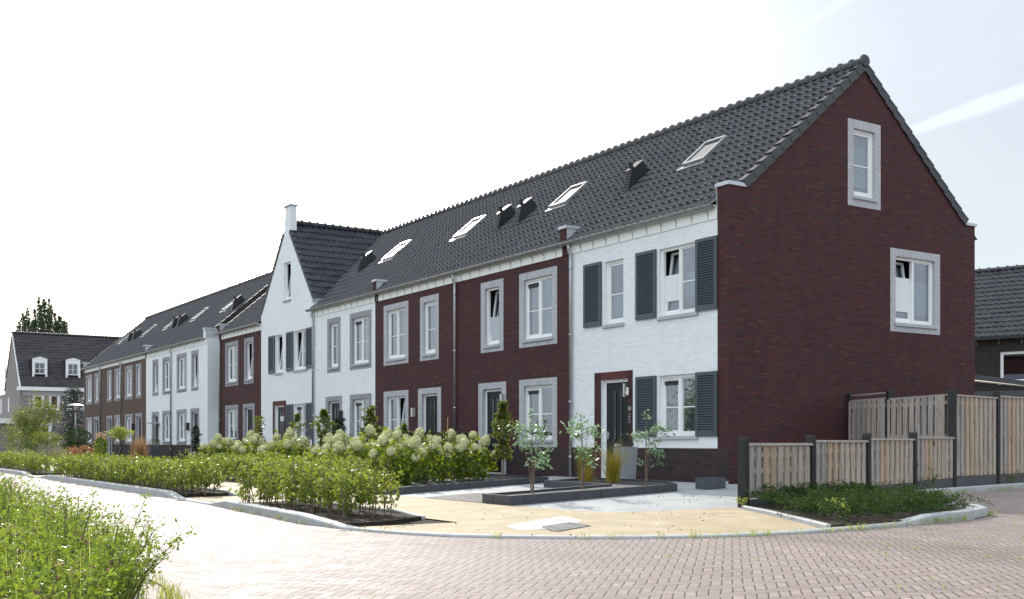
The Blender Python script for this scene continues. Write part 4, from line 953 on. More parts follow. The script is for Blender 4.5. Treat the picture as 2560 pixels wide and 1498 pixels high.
# ------------------------------------------------------------------ plants
def unit(v): return v / (np.linalg.norm(v, axis=1, keepdims=True) + 1e-9)
def leaves(mb, C, L, W, bias=(0, 0, .25), fold=.22, out=None, mi=0):
    n = len(C); L = L * rng.uniform(.65, 1.25, (n, 1)); W = W * rng.uniform(.7, 1.2, (n, 1))
    ax = unit(rng.normal(0, 1, (n, 3)) * (1, 1, .7) + np.array(bias) + (0 if out is None else out))
    sd = unit(np.cross(ax, rng.normal(0, 1, (n, 3)))); nr = np.cross(ax, sd)
    b = C - ax * L * .1; tp = b + ax * L; md = b + ax * L * .48 + nr * fold * W
    V = np.stack([b, tp, md - sd * W * .5, md + sd * W * .5], 1).reshape(-1, 3)
    i = np.arange(n)[:, None] * 4
    mb.bulk(V, np.concatenate([i + [0, 3, 1], i + [0, 1, 2]]), mi)
def blades(mb, C, H, W, lean, droop=.3, seg=4):
    n = len(C); d = unit(np.concatenate([rng.normal(0, 1, (n, 2)), np.zeros((n, 1))], 1)); sd = np.stack([-d[:, 1], d[:, 0], 0 * d[:, 0]], 1)
    H = H * rng.uniform(.6, 1.1, (n, 1)); ln = lean * rng.uniform(.2, 1, (n, 1)); rows = []
    for k in range(seg + 1):
        f = k / seg; c = C + d * ln * H * (f ** 1.7) + np.array([0, 0, 1]) * H * (f - droop * ln * f ** 3); w = W * (1 - f) ** .6 + .0005
        rows += [c - sd * w, c + sd * w]
    V = np.stack(rows, 1).reshape(-1, 3); m = 2 * (seg + 1); i = np.arange(n)[:, None] * m
    mb.bulk(V, np.concatenate([i + [2 * k, 2 * k + 1, 2 * k + 3, 2 * k + 2] for k in range(seg)]))
def ell(n, c, r, hollow=.35):
    v = unit(rng.normal(0, 1, (n, 3))) * (rng.uniform(hollow, 1, (n, 1)) ** .6); return v * np.array(r) + np.array(c)
def clumps(n, c, r, k, cr, jit=1.):
    cc = ell(k, c, r, .3); idx = rng.integers(0, k, n); return cc[idx] + rng.normal(0, 1, (n, 3)) * cr * jit

mb = MB(); leaves(mb, POTC, .05, .022); mb2 = MB()
for i in range(10): mb2.tube([(-2.32, -.94, .78), tuple(POTC[i * 7])], .005, 4)
potT.part('foliage', mb, M['lf_dark'], recalc=False); potT.part('stems', mb2, M['bark'])

def hedge(label, x0, x1, yc, wid, zb, zt, n_per=30, name='beech_hedge', leaf=.058, lm='lf_hedge', stem_gap=.16, rows=2, bottom=.10, group='low beech hedges'):
    t = T(name, label, 'hedge', ((x0 + x1) / 2, yc, zb), group); fb, sb = MB(), MB(); C = []
    xs = np.arange(x0 + .08, x1 - .05, stem_gap)
    for r in range(rows):
        y = yc + (r - (rows - 1) / 2) * wid * .5
        for x in xs:
            px, py = x + rng.normal(0, .03), y + rng.normal(0, .03); h = (zt - zb) * rng.uniform(.82, 1.12)
            tip = np.array((px + rng.normal(0, .05), py + rng.normal(0, .05), zb + h))
            sb.tube([(px, py, zb - .02), ((px + tip[0]) / 2 + rng.normal(0, .012), (py + tip[1]) / 2, zb + h * .5), tuple(tip)], [.008, .006, .002], 4, cap=False)
            for b in range(6):
                f = rng.uniform(.12, .85); base = np.array((px, py, zb)) * (1 - f) + tip * f
                e = base + np.array((rng.normal(0, .10), rng.normal(0, wid * .20), rng.uniform(.02, .16)))
                if b < 3: sb.tube([tuple(base), tuple(e)], [.004, .0015], 3, cap=False)
                k = int(n_per / 6 * rng.uniform(.6, 1.4)); s = rng.uniform(.1, 1.1, (k, 1)); q = base + (e - base) * s + rng.normal(0, .028, (k, 3)); C.append(q)
    C = np.vstack(C); C = C[C[:, 2] > zb + bottom * (zt - zb)]
    leaves(fb, C, leaf, leaf * .62, (0, 0, .1)); t.part('foliage', fb, M[lm], recalc=False); t.part('stems', sb, M['bark'], recalc=False)
    return t
hedge('low beech hedge nearest the drive, raised kerb in front, thin stems showing', 1.9, 5.75, -11.02, .56, .05, .62, 96, rows=3)
hedge('long middle beech hedge between the two paths through the kerb', -12.1, -.75, -10.95, .56, .05, .57, 92, rows=3)
hedge('far left beech hedge along the kerb at the edge of the street', -40, -15.0, -10.95, .56, .05, .57, 90, stem_gap=.2)
hedge('dense rear beech hedge on the house side of the yellow path, under the hydrangeas', -11.2, -.9, -7.85, .75, .02, .62, 120, stem_gap=.19, rows=3)

# hydrangeas
def head_mesh(i):
    mb = MB(); n = 170; v = unit(rng.normal(0, 1, (n, 3)) * (1, 1, .95)); v = v[v[:, 2] > -.62]; n = len(v); r = np.array((.095, .095, .105)) * rng.uniform(.94, 1.06, (n, 1))
    c = v * r; a = unit(np.cross(v, rng.normal(0, 1, (n, 3)))); b = np.cross(v, a); s = .023 * rng.uniform(.7, 1.25, (n, 1)); c = c + v * rng.uniform(-.008, .012, (n, 1))
    V = np.stack([c - a * s, c - b * s * .9 + v * .004, c + a * s, c + b * s * .9 + v * .004], 1).reshape(-1, 3); i4 = np.arange(n)[:, None] * 4
    mb.bulk(V, i4 + [0, 1, 2, 3])
    u = unit(rng.normal(0, 1, (60, 3))) * (.082, .082, .088); 
    K = 10; W = [];
    for a_ in range(7):
        th = math.pi * (a_ + .5) / 7
        for b_ in range(K): W.append((.082 * math.sin(th) * math.cos(b_ * 2 * math.pi / K), .082 * math.sin(th) * math.sin(b_ * 2 * math.pi / K), .09 * math.cos(th)))
    mb.add(W, [(r_ * K + k, r_ * K + (k + 1) % K, (r_ + 1) * K + (k + 1) % K, (r_ + 1) * K + k) for r_ in range(6) for k in range(K)])
    return mb.mesh('flower_head', M['lf_petal'])
HM = [head_mesh(i) for i in range(3)]
def hydrangea(nheads, spread=.55, h=.86):
    t = T('hydrangea', 'tmp', 'hydrangea', (0, 0, 0), 'cream hydrangeas in the front gardens'); fb, sb = MB(), MB(); C = []
    heads = []
    for k in range(nheads):
        a = k * 2.399 + rng.uniform(0, .5); r = spread * math.sqrt((k + .4) / nheads); z = h * (1.10 - .42 * (r / spread) ** 2) + rng.normal(0, .05)
        e = np.array((r * math.cos(a), r * math.sin(a), z)); heads.append(e)
        sb.tube([(e[0] * .2, e[1] * .2, 0), (e[0] * .6, e[1] * .6, z * .55), tuple(e)], [.007, .006, .004], 4, cap=False)
        for f in (.35, .5, .65, .78, .9):
            q = np.array((e[0] * (.2 + .8 * f), e[1] * (.2 + .8 * f), z * f)); C.append(q + rng.normal(0, .07, (9, 3)))
    C = np.vstack(C + [ell(170, (0, 0, h * .42), (spread * 1.05, spread * 1.05, h * .42))]); C = C[C[:, 2] > .04]
    leaves(fb, C, .125, .085, (0, 0, -.1), out=unit(C * (1, 1, 0)) * .8)
    t.part('foliage', fb, M['lf_hyd'], recalc=False); t.part('stems', sb, M['stem'], recalc=False)
    for k, e in enumerate(heads):
        o = bpy.data.objects.new('flower_head', HM[k % 3]); COL.objects.link(o); o.parent = t.o; o.location = tuple(e)
        s = rng.uniform(.78, 1.15); o.scale = (s, s, s * rng.uniform(.95, 1.2)); o.rotation_euler = (rng.normal(0, .3), rng.normal(0, .3), rng.uniform(0, 6))
    return t.o
HP = [hydrangea(9), hydrangea(8, .6, .9), hydrangea(10, .58, .82)]
spots = [(-1.7, -6.95, 'hydrangea at the near corner of the slate edging, low heads over the gravel'), (-2.35, -6.0, 'hydrangea second from the near corner of the slate edging'),
         (-3.0, -5.05, 'hydrangea at the middle of the slate gravel strip'), (-3.75, -4.15, 'hydrangea beside the tall column shrub at the slate gravel strip'),
         (-2.95, -7.0, 'hydrangea just behind the rear beech hedge, near the slate corner'), (-4.0, -5.9, 'hydrangea behind the gravel strip, by the thin bamboo stake'),
         (-5.1, -6.5, 'hydrangea between the rear hedge and the thin young column shrub'), (-5.4, -5.2, 'hydrangea in front of the dark clipped hedge'),
         (-6.6, -6.1, 'hydrangea in front of the leafy column shrub at the dark house corner'), (-8.0, -5.5, 'hydrangea below the window of the white house with grey surrounds'),
         (-9.4, -6.2, 'hydrangea at the foot of the widest column shrub'), (-10.8, -5.5, 'hydrangea below the downpipe left of the grey surrounds'),
         (-12.2, -6.1, 'hydrangea in front of the louvred shutters of the pointed house'), (-13.6, -5.5, 'hydrangea in front of the brick framed door of the pointed house'),
         (-15.0, -6.0, 'hydrangea at the foot of the leftmost column shrub'), (-16.5, -5.5, 'leftmost hydrangea, near the black wheelie bin')]
for i, (x, y, lb) in enumerate(spots):
    lb = 'cream ' + lb; rz, s = rng.uniform(0, 6), rng.uniform(.92, 1.12)
    if i < 3:
        HP[i].location = (x, y, .02); HP[i].rotation_euler = (0, 0, rz); HP[i].scale = (s,) * 3; HP[i]['label'] = lb
    else: copy_thing(HP[i % 3], (x, y, .02), rz, s, lb)

def column(label, x, y, h, r=.21, n=1100, gaps=(), lm='lf_col', name='column_shrub', z0=.25, group='column shrubs in the front gardens', leaf=.10):
    t = T(name, label, 'shrub', (x, y, .02), group); fb, sb = MB(), MB()
    z = rng.uniform(z0, 1, n) ** .9 * h; rad = r * (.85 + .35 * np.sin(z * 9 + x * 3) + .2 * np.sin(z * 23 + x)) + rng.normal(0, .02, n) * 1.; rad = np.abs(rad) * np.sqrt(rng.uniform(.05, 1, n)); rad *= np.where(z > h * .88, .5, 1.); a = rng.uniform(0, 6.3, n)
    C = np.stack([x + rad * np.cos(a), y + rad * np.sin(a), .02 + z], 1); keep = np.ones(n, bool)
    for g0, g1 in gaps: keep &= ~((z > g0 * h) & (z < g1 * h) & (rad > .05))
    leaves(fb, C[keep], leaf, leaf * .62, (0, 0, .05)); sb.tube([(x, y, 0), (x + .02, y, h * .5), (x, y + .02, h * .97)], [.018, .013, .005], 6)
    for k in range(12):
        f = .25 + .06 * k; a = k * 2.4; sb.tube([(x, y, h * f), (x + r * .8 * math.cos(a), y + r * .8 * math.sin(a), h * (f + .06))], [.006, .002], 4, cap=False)
    t.part('foliage', fb, M[lm], recalc=False); t.part('stem', sb, M['bark'])
column('leftmost column shrub, two leafy tiers on a bare stem in front of the pointed house', -14.71, -5, 1.64, .22, 330, ((.46, .62),))
column('column shrub in two clumps before the louvred shutters', -11.69, -5, 1.66, .22, 420, ((.60, .70),))
column('widest column shrub, dark and bushy, beside the downpipe', -9.81, -5, 1.72, .26, 800)
column('leafy column shrub at the corner of the dark red pair', -7.01, -5, 1.72, .24, 700)
column('thin short young column shrub before the dark clipped hedge', -5.21, -5, 1.27, .11, 330)
column('tall dark column shrub right of the hydrangeas by the door', -3.1, -3.7, 1.76, .20, 800)
t = T('garden_cane', 'bare bamboo cane with a thin climbing shoot rising from the hydrangeas', 'garden cane', (-2.9, -5.2, .02))
mb = MB(); mb.tube([(-2.9, -5.2, 0), (-2.88, -5.2, 1.42)], .011, 6); t.part('cane', mb, M['dry_stem'])
mb = MB(); z = rng.uniform(.3, 1.12, 240); leaves(mb, np.stack([-2.87 + rng.normal(0, .08, 240), -5.2 + rng.normal(0, .08, 240), z], 1), .06, .04); t.part('foliage', mb, M['lf_col'], recalc=False)
t = T('clipped_hedge', 'dark clipped ivy hedge below the door and window of the dark red house', 'hedge', (-10.8, -1.5, .02))
mb = MB(); n = 5200; q = rng.uniform(-1, 1, (n, 3)); ax = rng.integers(0, 3, n); q[np.arange(n), ax] = np.sign(q[np.arange(n), ax]) * rng.uniform(.9, 1.03, n)
leaves(mb, q * (2.1, .32, .55) + (-10.8, -1.5, .60), .075, .06); t.part('foliage', mb, M['lf_dark'], recalc=False)
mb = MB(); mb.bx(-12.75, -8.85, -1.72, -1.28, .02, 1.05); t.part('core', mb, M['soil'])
column('dark bushy shrub standing at the door of the white house with grey surrounds', -17.2, -1.3, 1.70, .34, 1300, lm='lf_dark', name='door_shrub', group=None, leaf=.08)

# young trees in the slate planter
def young_tree(label, x, y, h, seed, lean=0.):
    r = np.random.default_rng(seed); t = T('young_tree', label, 'tree', (x, y, .115), 'young trees in the slate planter'); sb, fb = MB(), MB(); b0 = np.array((x, y, .10)); C = []
    stems = [(0, 0)] + [(r.uniform(-.10, .10), r.uniform(-.1, .1)) for _ in range(2)]
    for si, (dx, dy) in enumerate(stems):
        hh = h * (1 if si == 0 else r.uniform(.65, .9)); top = b0 + (dx * 2.2 + lean, dy * 2.2 - lean * .3, hh)
        pts = [b0 + (dx * .25, dy * .25, 0), b0 + (dx * .5, dy * .5, hh * .35), b0 + (dx * 1.2 + lean * .5 + r.normal(0, .02), dy * 1.2, hh * .65), top]
        sb.tube([tuple(p) for p in pts], [.017, .014, .009, .003] if si == 0 else [.011, .009, .006, .002], 6)
        for k in range(5):
            f = r.uniform(.34, .97); seg = min(2, int(f * 3)); g = f * 3 - seg; p = pts[seg] + (pts[seg + 1] - pts[seg]) * g
            a = r.uniform(0, 6.3); ln = r.uniform(.12, .30); e = p + (ln * math.cos(a), ln * math.sin(a), r.uniform(.0, .16))
            sb.tube([tuple(p), tuple((p + e) / 2 + (0, 0, .02)), tuple(e)], [.005, .0035, .0015], 4, cap=False)
            if k < 4: n = int(r.uniform(16, 26)); C.append(e + r.normal(0, 1, (n, 3)) * (.06, .06, .045))
        n = 16; C.append(top + r.normal(0, 1, (n, 3)) * (.05, .05, .06))
    C = np.vstack(C); C = C[C[:, 2] > .48]
    leaves(fb, C, .092, .040, (0, 0, -.15)); t.part('trunk', sb, M['bark']); t.part('crown', fb, M['lf_pale'], recalc=False)
young_tree('young tree nearest the street end of the slate planter, single trunk and pale leaves', 3.05, -7.05, 1.20, 3, -.02)
young_tree('multi-stemmed young tree in the middle of the slate planter', 2.30, -5.55, 1.20, 9, -.05)
young_tree('young tree of slender stems in front of the grey concrete pot', 1.30, -3.35, 1.28, 14, .03)

def grass(label, x, y, h, n, lean=.5, lm='lf_grass', z=.1, name='ornamental_grass', r=.07, w=.004, group='ornamental grasses in the planter'):
    t = T(name, label, 'grass', (x, y, z), group); mb = MB(); C = np.concatenate([rng.normal(0, r, (n, 2)) + (x, y), np.full((n, 1), z)], 1); blades(mb, C, h, w, lean)
    t.part('blades', mb, M[lm], recalc=False); return t
grass('golden grass clump behind the middle young tree', -1.17, -2.93, .80, 190, .5, r=.05)
grass('big golden grass clump against the grey concrete pot', .02, -3.1, .90, 250, .85, r=.05)
grass('small green grass tuft between the two golden clumps', -.62, -3.25, .36, 130, .6)
grass('small brownish grass tuft just left of the big golden clump', -.48, -2.75, .40, 130, .7)

# creeping conifer bed by the low fence
mb = MB(); t = T('ground_cover', 'dark creeping conifer ground cover in the bed under the low fence', 'ground cover', (7.4, -5, .05))
t.o['kind'] = 'stuff'
bed = np.array([(6.45, -5.82), (7.5, -6.4), (8.6, -7.0), (9.2, -7.2), (9.2, -6.0), (9.05, -5.3), (8.7, -4.5), (8.1, -4.0), (7.3, -3.6), (6.4, -3.3), (5.8, -2.75), (5.4, -2.9)])
def inside(p, poly):
    x, y = p[:, 0], p[:, 1]; r = np.zeros(len(p), bool); j = len(poly) - 1
    for i in range(len(poly)):
        c = ((poly[i][1] > y) != (poly[j][1] > y)) & (x < (poly[j][0] - poly[i][0]) * (y - poly[i][1]) / (poly[j][1] - poly[i][1] + 1e-12) + poly[i][0]); r ^= c; j = i
    return r
q = np.concatenate([rng.uniform(5.2, 9.2, (1500, 1)), rng.uniform(-7.2, -2.6, (1500, 1))], 1); q = q[inside(q, bed)]
V = []
for x, y in q:
    a = rng.uniform(0, 6.3); L = rng.uniform(.18, .5); zt = rng.uniform(.05, .24); hh = .05 + .24 * rng.random() * (1.2 - .12 * abs(y + 4.8))
    s = np.linspace(0, 1, 16)[:, None]; p = np.array((x, y, .06 + hh * .5)) + s * np.array((L * math.cos(a), L * math.sin(a), zt)) - np.array((0, 0, .10)) * s ** 2
    V.append(np.repeat(p, 3, 0) + rng.normal(0, .012, (48, 3)))
C = np.vstack(V); C = C[C[:, 2] > .045]; leaves(mb, C, .05, .012, (0, 0, .25), .1); t.part('foliage', mb, M['lf_juni'], recalc=False)
def sprig(label, x, y, h, n, lm, name='weed', z=.04, leaf=.035, cat='weed', group=None, spread=.12, lean=(0, 0)):
    t = T(name, label, cat, (x, y, z), group); sb, fb = MB(), MB(); C = []
    for k in range(n):
        e = np.array((x + rng.normal(0, spread) + lean[0], y + rng.normal(0, spread) + lean[1], z + h * rng.uniform(.6, 1.05))); b = np.array((x, y, z))
        m = (b + e) / 2 + (rng.normal(0, .02), rng.normal(0, .02), h * .08); sb.tube([tuple(b), tuple(m), tuple(e)], [.004, .003, .0015], 4, cap=False)
        s = rng.uniform(.2, 1, (26, 1)); p = np.where(s < .5, b + (m - b) * s * 2, m + (e - m) * (s * 2 - 1)); C.append(p + rng.normal(0, .014, (26, 3)))
    leaves(fb, np.vstack(C), leaf, leaf * .5, (0, 0, .3)); t.part('stems', sb, M['stem'], recalc=False); t.part('foliage', fb, M[lm], recalc=False)
sprig('sunlit pale green weed arching over the dark ground cover', 9.05, -6.95, .30, 7, 'lf_lime', lean=(-.1, .05), spread=.17)
sprig('small weed at the foot of the first fence post', 6.42, -5.95, .14, 4, 'lf_lime', spread=.05)
sprig('tall dark weed against the last low fence panel', 4.62, .5, .42, 7, 'lf_col', spread=.08)
sprig('bushy weed at the base of the tall fence', 3.9, 4.0, .30, 8, 'lf_col', spread=.14)
mb = MB(); t = T('weeds', 'sparse weeds and grass tufts growing along the kerb edges and paving joints', 'weeds', (8, -6, .02)); t.o['kind'] = 'stuff'
kp = np.vstack([resample(KERB2, .05)[:, :2] + (.04, 0), resample(KERB[16:], .05)[:, :2] + (.03, -.02), resample(KERB[8:16], .12)[:, :2] + (0, -.03), np.array(off(resample([p + (0,) for p in VER[2:9]], .03)[:, :2], .21))])
sel = kp[rng.random(len(kp)) < .30]; C = np.concatenate([np.repeat(sel, 9, 0) + rng.normal(0, .035, (len(sel) * 9, 2)), np.full((len(sel) * 9, 1), .012)], 1); blades(mb, C, .075, .003, .9)
jp = rng.uniform((5.0, -11), (16, -2.2), (240, 2)); C = np.concatenate([np.repeat(jp, 5, 0) + rng.normal(0, .02, (1200, 2)), np.full((1200, 1), .005)], 1); blades(mb, C, .022, .003, 1.)
t.part('blades', mb, M['lf_lime'], recalc=False)
# a scatter of dead leaves and bits on the drive and road
mb = MB(); t = T('leaf_litter', 'dry leaf bits lying on the yellow pavement and grey drive', 'litter', (6, -9, .04)); t.o['kind'] = 'stuff'
jp = rng.uniform((1.5, -11), (9.0, -4), (170, 2)); C = np.concatenate([jp, np.full((170, 1), .028)], 1); leaves(mb, C, .028, .016, (0, 0, -.0), .5); 
t.part('bits', mb, M['lf_dry'], recalc=False)

# wild verge in the near left corner
def vh(x): return np.clip(.55 - (x - 6.0) * .033, .22, .56)
t = T('wildflowers', 'dense mass of wild green plants, seed heads and flowers on the near verge', 'wildflowers', (9, -16, .03)); t.o['kind'] = 'stuff'
q = np.concatenate([rng.uniform(1.0, 13.6, (12500, 1)), rng.uniform(-17.6, -14.6, (12500, 1))], 1); vv = np.array(off(VER, .38) + [(-75, -22)]); q = q[inside(q, vv)]
q = q[q[:, 1] < -16.5 + .283 * (17.13 - q[:, 0])]; q = q[np.hypot(q[:, 0] - 17.13, q[:, 1] + 16.5) > 3.2]
sb, fb, db = MB(), MB(), MB(); LC, DC, FC = [], [], []
for x, y in q:
    h = vh(x) * rng.uniform(.55, 1.0); tip = np.array((x + rng.normal(0, .07), y + rng.normal(0, .07), .03 + h)); b = np.array((x, y, .02))
    k = rng.integers(13, 24); s = rng.uniform(.12, 1, (k, 1)); LC.append(b + (tip - b) * s + rng.normal(0, .035, (k, 3)))
    if rng.random() < .35: sb.tube([tuple(b), tuple((b + tip) / 2 + rng.normal(0, .015, 3)), tuple(tip)], [.003, .0025, .0012], 3, cap=False)
    u = rng.random()
    if u < .10: DC.append(tip + rng.normal(0, .006, (14, 3)))
    elif u < .125: FC.append(tip + rng.normal(0, .010, (12, 3)))
leaves(fb, np.vstack(LC), .038, .015, (0, 0, .35)); leaves(db, np.vstack(DC), .016, .008)
t.part('stems', sb, M['stem'], recalc=False); t.part('foliage', fb, M['lf_wild'], recalc=False); t.part('seed_heads', db, M['lf_dry'], recalc=False)
fl = MB(); leaves(fl, np.vstack(FC), .016, .010); t.part('blossoms', fl, M['lf_pink'], recalc=False)
gb = MB(); n = 2600; i = rng.integers(0, len(q), n); C = np.concatenate([q[i] + rng.normal(0, .05, (n, 2)), np.full((n, 1), .03)], 1); blades(gb, C, .46, .0022, .4); t.part('grass_blades', gb, M['lf_lime'], recalc=False)
def tall(label, x, y, h, lean, n=5, seed=0):
    r = np.random.default_rng(seed); t = T('tall_weed', label, 'wild plant', (x, y, .03), 'tall wild plants above the near verge'); sb, fb = MB(), MB(); C = []
    b = np.array((x, y, .03))
    for k in range(n):
        e = b + (lean[0] * r.uniform(.5, 1.1) + r.normal(0, .05), lean[1] * r.uniform(.5, 1.1) + r.normal(0, .05), h * r.uniform(.72, 1.0)); m = (b + e) / 2 - (lean[0] * .15, lean[1] * .15, 0); pts = [b, m, e]
        sb.tube([tuple(p) for p in pts], [.004, .003, .0013], 4, cap=False)
        for s in np.linspace(.3, 1, 17):
            p = b + (m - b) * s * 2 if s < .5 else m + (e - m) * (s * 2 - 1); w = p + r.normal(0, 1, 3) * (.03, .03, .012) + (0, 0, .02)
            sb.tube([tuple(p), tuple(w)], [.0015, .001], 3, cap=False); C += [w + r.normal(0, .007, 3) for _ in range(4)]
    leaves(fb, np.array(C), .030, .011, (0, 0, .5)); t.part('stems', sb, M['stem'], recalc=False); t.part('foliage', fb, M['lf_wild'], recalc=False)
tall('tallest branching wild plant on the near verge, upright and dark stemmed', 10.65, -15.25, .64, (.02, .05), 6, 1)
tall('wild plant leaning right over the road with thin forked top', 11.15, -15.12, .57, (.22, .12), 5, 2)
tall('feathery wild plant at the left edge of the near verge', 8.9, -15.35, .60, (.0, .0), 7, 3)
tall('wild plant arching furthest over the brick road', 11.45, -15.15, .45, (.30, .16), 6, 4)

# gardens of the far houses
def bush(label, c, r, n, lm, leaf=.08, name='shrub', cat='shrub', trunk=None, k=14, cr=.18, group=None, core=None):
    t = T(name, label, cat, (c[0], c[1], .02), group); fb = MB(); C = clumps(n, c, r, k, np.array(r) * cr) if k else ell(n, c, r, .75)
    C = C[C[:, 2] > .05]; leaves(fb, C, leaf, leaf * .6); 
    if core:
        fb2 = MB(); fb2.lathe((c[0], c[1], c[2] - r[2] * .85), [(.02, 0), (r[0] * .55, r[2] * .25), (r[0] * .8, r[2] * .85), (r[0] * .5, r[2] * 1.5), (.02, r[2] * 1.7)], 10); t.part('core', fb2, M['soil'])
    t.part('crown' if trunk else 'foliage', fb, M[lm], recalc=False)
    sb = MB(); zt = c[2] - r[2] * .2
    if trunk:
        sb.tube([(c[0], c[1], 0), (c[0] + .03, c[1], zt * .6), (c[0], c[1], zt + r[2] * .6)], [trunk, trunk * .8, trunk * .3], 7)
        for i in range(8):
            a = i * 2.4; sb.tube([(c[0], c[1], zt * .8), (c[0] + r[0] * .6 * math.cos(a), c[1] + r[1] * .6 * math.sin(a), c[2] + r[2] * (.1 + .06 * i))], [trunk * .4, .006], 5, cap=False)
        t.part('trunk', sb, M['bark'])
    return t
bush('light green garden tree with loose crown, left of the row', (-45.8, -6.0, 2.25), (.95, .95, 1.1), 3600, 'lf_garden', .10, 'garden_tree', 'tree', .05, 26, .2)
bush('dense glossy shrub below the light green garden tree', (-46.4, -6.6, 1.1), (.85, .85, .85), 2200, 'lf_garden', .10, k=16, cr=.25)
bush('dark green bushy shrub against the trunk of the garden tree', (-44.6, -6.3, .9), (.6, .6, .8), 1700, 'lf_garden', .09, k=12, cr=.3)
bush('small round tree on a thin trunk by the dry grasses', (-40.0, -6.5, 1.05), (.65, .65, .42), 1200, 'lf_garden', .08, 'small_tree', 'tree', .02, 12, .25)
bush('yellow green standard tree with ball crown on a bare stem', (-31.9, -5.0, 1.28), (.42, .42, .22), 900, 'lf_lime', .09, 'standard_tree', 'tree', .016, 12, .3)
t = T('topiary', 'dark green cloud topiary with domed top in the far garden', 'topiary', (-45.4, -4.0, .02)); mb = MB()
for c, r in (((-45.4, -4, 1.22), (.72, .72, .38)), ((-45.4, -4, .62), (.78, .78, .3))): leaves(mb, ell(2600, c, r, .82), .06, .035)
t.part('foliage', mb, M['lf_juni'], recalc=False); mb = MB(); mb.tube([(-45.4, -4, 0), (-45.4, -4, 1.2)], .07, 7); t.part('trunk', mb, M['bark'])
bush('orange red leaved shrub in the front garden, left of the pink hydrangea', (-32.6, -6.5, .55), (.6, .45, .24), 900, 'lf_red', .075, k=12, cr=.3)
t = bush('pink headed hydrangea on leafy stems before the brown houses', (-28.6, -6.5, .70), (.24, .24, .42), 800, 'lf_hyd', .085, name='pink_hydrangea', cat='hydrangea', k=0)
for dx, dz in ((-.17, 1.12), (0, 1.2), (.18, 1.14)):
    mb = MB(); leaves(mb, ell(110, (-28.6 + dx, -6.5 + dx * .5, dz), (.08, .08, .11), .7), .035, .03); t.part('flower_head', mb, M['lf_pink'], recalc=False)
grass('coppery feather grass standing before the white far house', -28.5, -5.0, 1.15, 420, .22, 'lf_gold', .02, r=.13, w=.005, group=None)
for i, (x, y, lb) in enumerate(((-42.5, -5.5, 'pale dry grass mound left of the red shrub'), (-38.5, -5.2, 'pale dry grass mound right beside the cloud topiary'))): grass(lb, x, y, .75, 420, .7, 'lf_dune', .02, r=.4, w=.006, group='dry grass mounds in the far garden')
column('climbing rose with dark leaves on the front of the white far house', -32.9, -1.4, 1.6, .24, 600, lm='lf_dark', name='climbing_rose', group=None)
for x, y, z1, lb in ((-37.6, -2.0, .72, 'dark tall pot with clipped green ball before the far white door'), (-37.2, -4.6, 1.02, 'tall dark square pot by the yellow green standard tree')):
    t = T('garden_pot', lb, 'plant pot', (x, y, .02)); mb = MB(); mb.hexa([(x - .2, y - .2, .02), (x + .2, y - .2, .02), (x + .2, y + .2, .02), (x - .2, y + .2, .02), (x - .26, y - .26, z1), (x + .26, y - .26, z1), (x + .26, y + .26, z1), (x - .26, y + .26, z1)]); t.part('pot', mb, M['concrete_dark'])
    mb = MB(); leaves(mb, ell(420, (x, y, z1 + .16), (.27, .27, .2), .8), .05, .03); t.part('foliage', mb, M['lf_col'], recalc=False)
t = T('ground_plants', 'low mixed garden plants behind the middle beech hedge', 'garden plants', (-20, -5, .02)); t.o['kind'] = 'stuff'
mb = MB(); n = 9000; C = np.stack([rng.uniform(-48, -17.5, n), rng.uniform(-8.3, -1.6, n), rng.uniform(.03, .34, n) ** 1.2], 1); nn = np.sin(C[:, 0] * 1.7) + np.sin(C[:, 1] * 2.3 + C[:, 0]); C = C[nn > -.5]; leaves(mb, C, .10, .05, (0, 0, .4)); t.part('foliage', mb, M['lf_hyd'], recalc=False)

for y, h, r, lb in ((7.0, 17.6, 1.55, 'leftmost stem group of the dense upright poplars behind the grey house'), (8.9, 19.8, 1.6, 'tallest of the dense upright poplars behind the grey house'), (10.7, 17.9, 1.5, 'rightmost of the dense upright poplars behind the grey house')):
    x = -130 + rng.normal(0, .3); t = T('poplar_tree', lb, 'tree', (x, y, 0), 'upright poplars'); fb, sb = MB(), MB(); C = []
    for k in range(9):        # upright leaders, each a ragged plume
        a, q = k * 2.4, r * .72 * math.sqrt(k / 8); bx, by, th = x + q * math.cos(a), y + q * math.sin(a), h * (1 - .10 * (q / r) - rng.uniform(0, .07))
        sb.tube([(x, y, 2), (bx, by, 6), (bx, by, th * .97)], [.12, .08, .02], 5, cap=False); n = 1300; z = rng.uniform(.2, 1, n); w = .62 * np.clip((1.02 - z) * 6, .12, 1) * (.75 + .35 * np.sin(z * 40 + k)); aa = rng.uniform(0, 6.3, n); s = np.sqrt(rng.uniform(0, 1, n))
        C.append(np.stack([bx + w * s * np.cos(aa), by + w * s * np.sin(aa), z * th], 1))
    leaves(fb, np.vstack(C), .26, .18, (0, 0, .4)); t.part('crown', fb, M['lf_poplar'], recalc=False); sb.tube([(x, y, 0), (x, y, h * .5)], [.3, .15], 8); t.part('trunk', sb, M['bark'])
t = T('conifer_tree', 'dark drooping conifer between the grey house and the street lamp', 'tree', (-75, 1.6, 0)); fb, sb = MB(), MB(); sb.tube([(-75, 1.6, 0), (-75, 1.6, 5.2)], [.12, .03], 8); CC = []
for k in range(64):
    z = .5 + 4.7 * (k / 64); a = k * 2.4; L = 2.3 * (1 - (z / 6.3)) + .2; e = np.array((-75 + L * math.cos(a), 1.6 + L * math.sin(a), z + .1)); b = np.array((-75, 1.6, z + .15)); sb.tube([tuple(b), tuple(e)], [.03, .008], 4, cap=False)
    s = rng.uniform(.1, 1.05, (85, 1)); CC.append(b + (e - b) * s + rng.normal(0, .11, (85, 3)) - np.array((0, 0, .3)) * s)
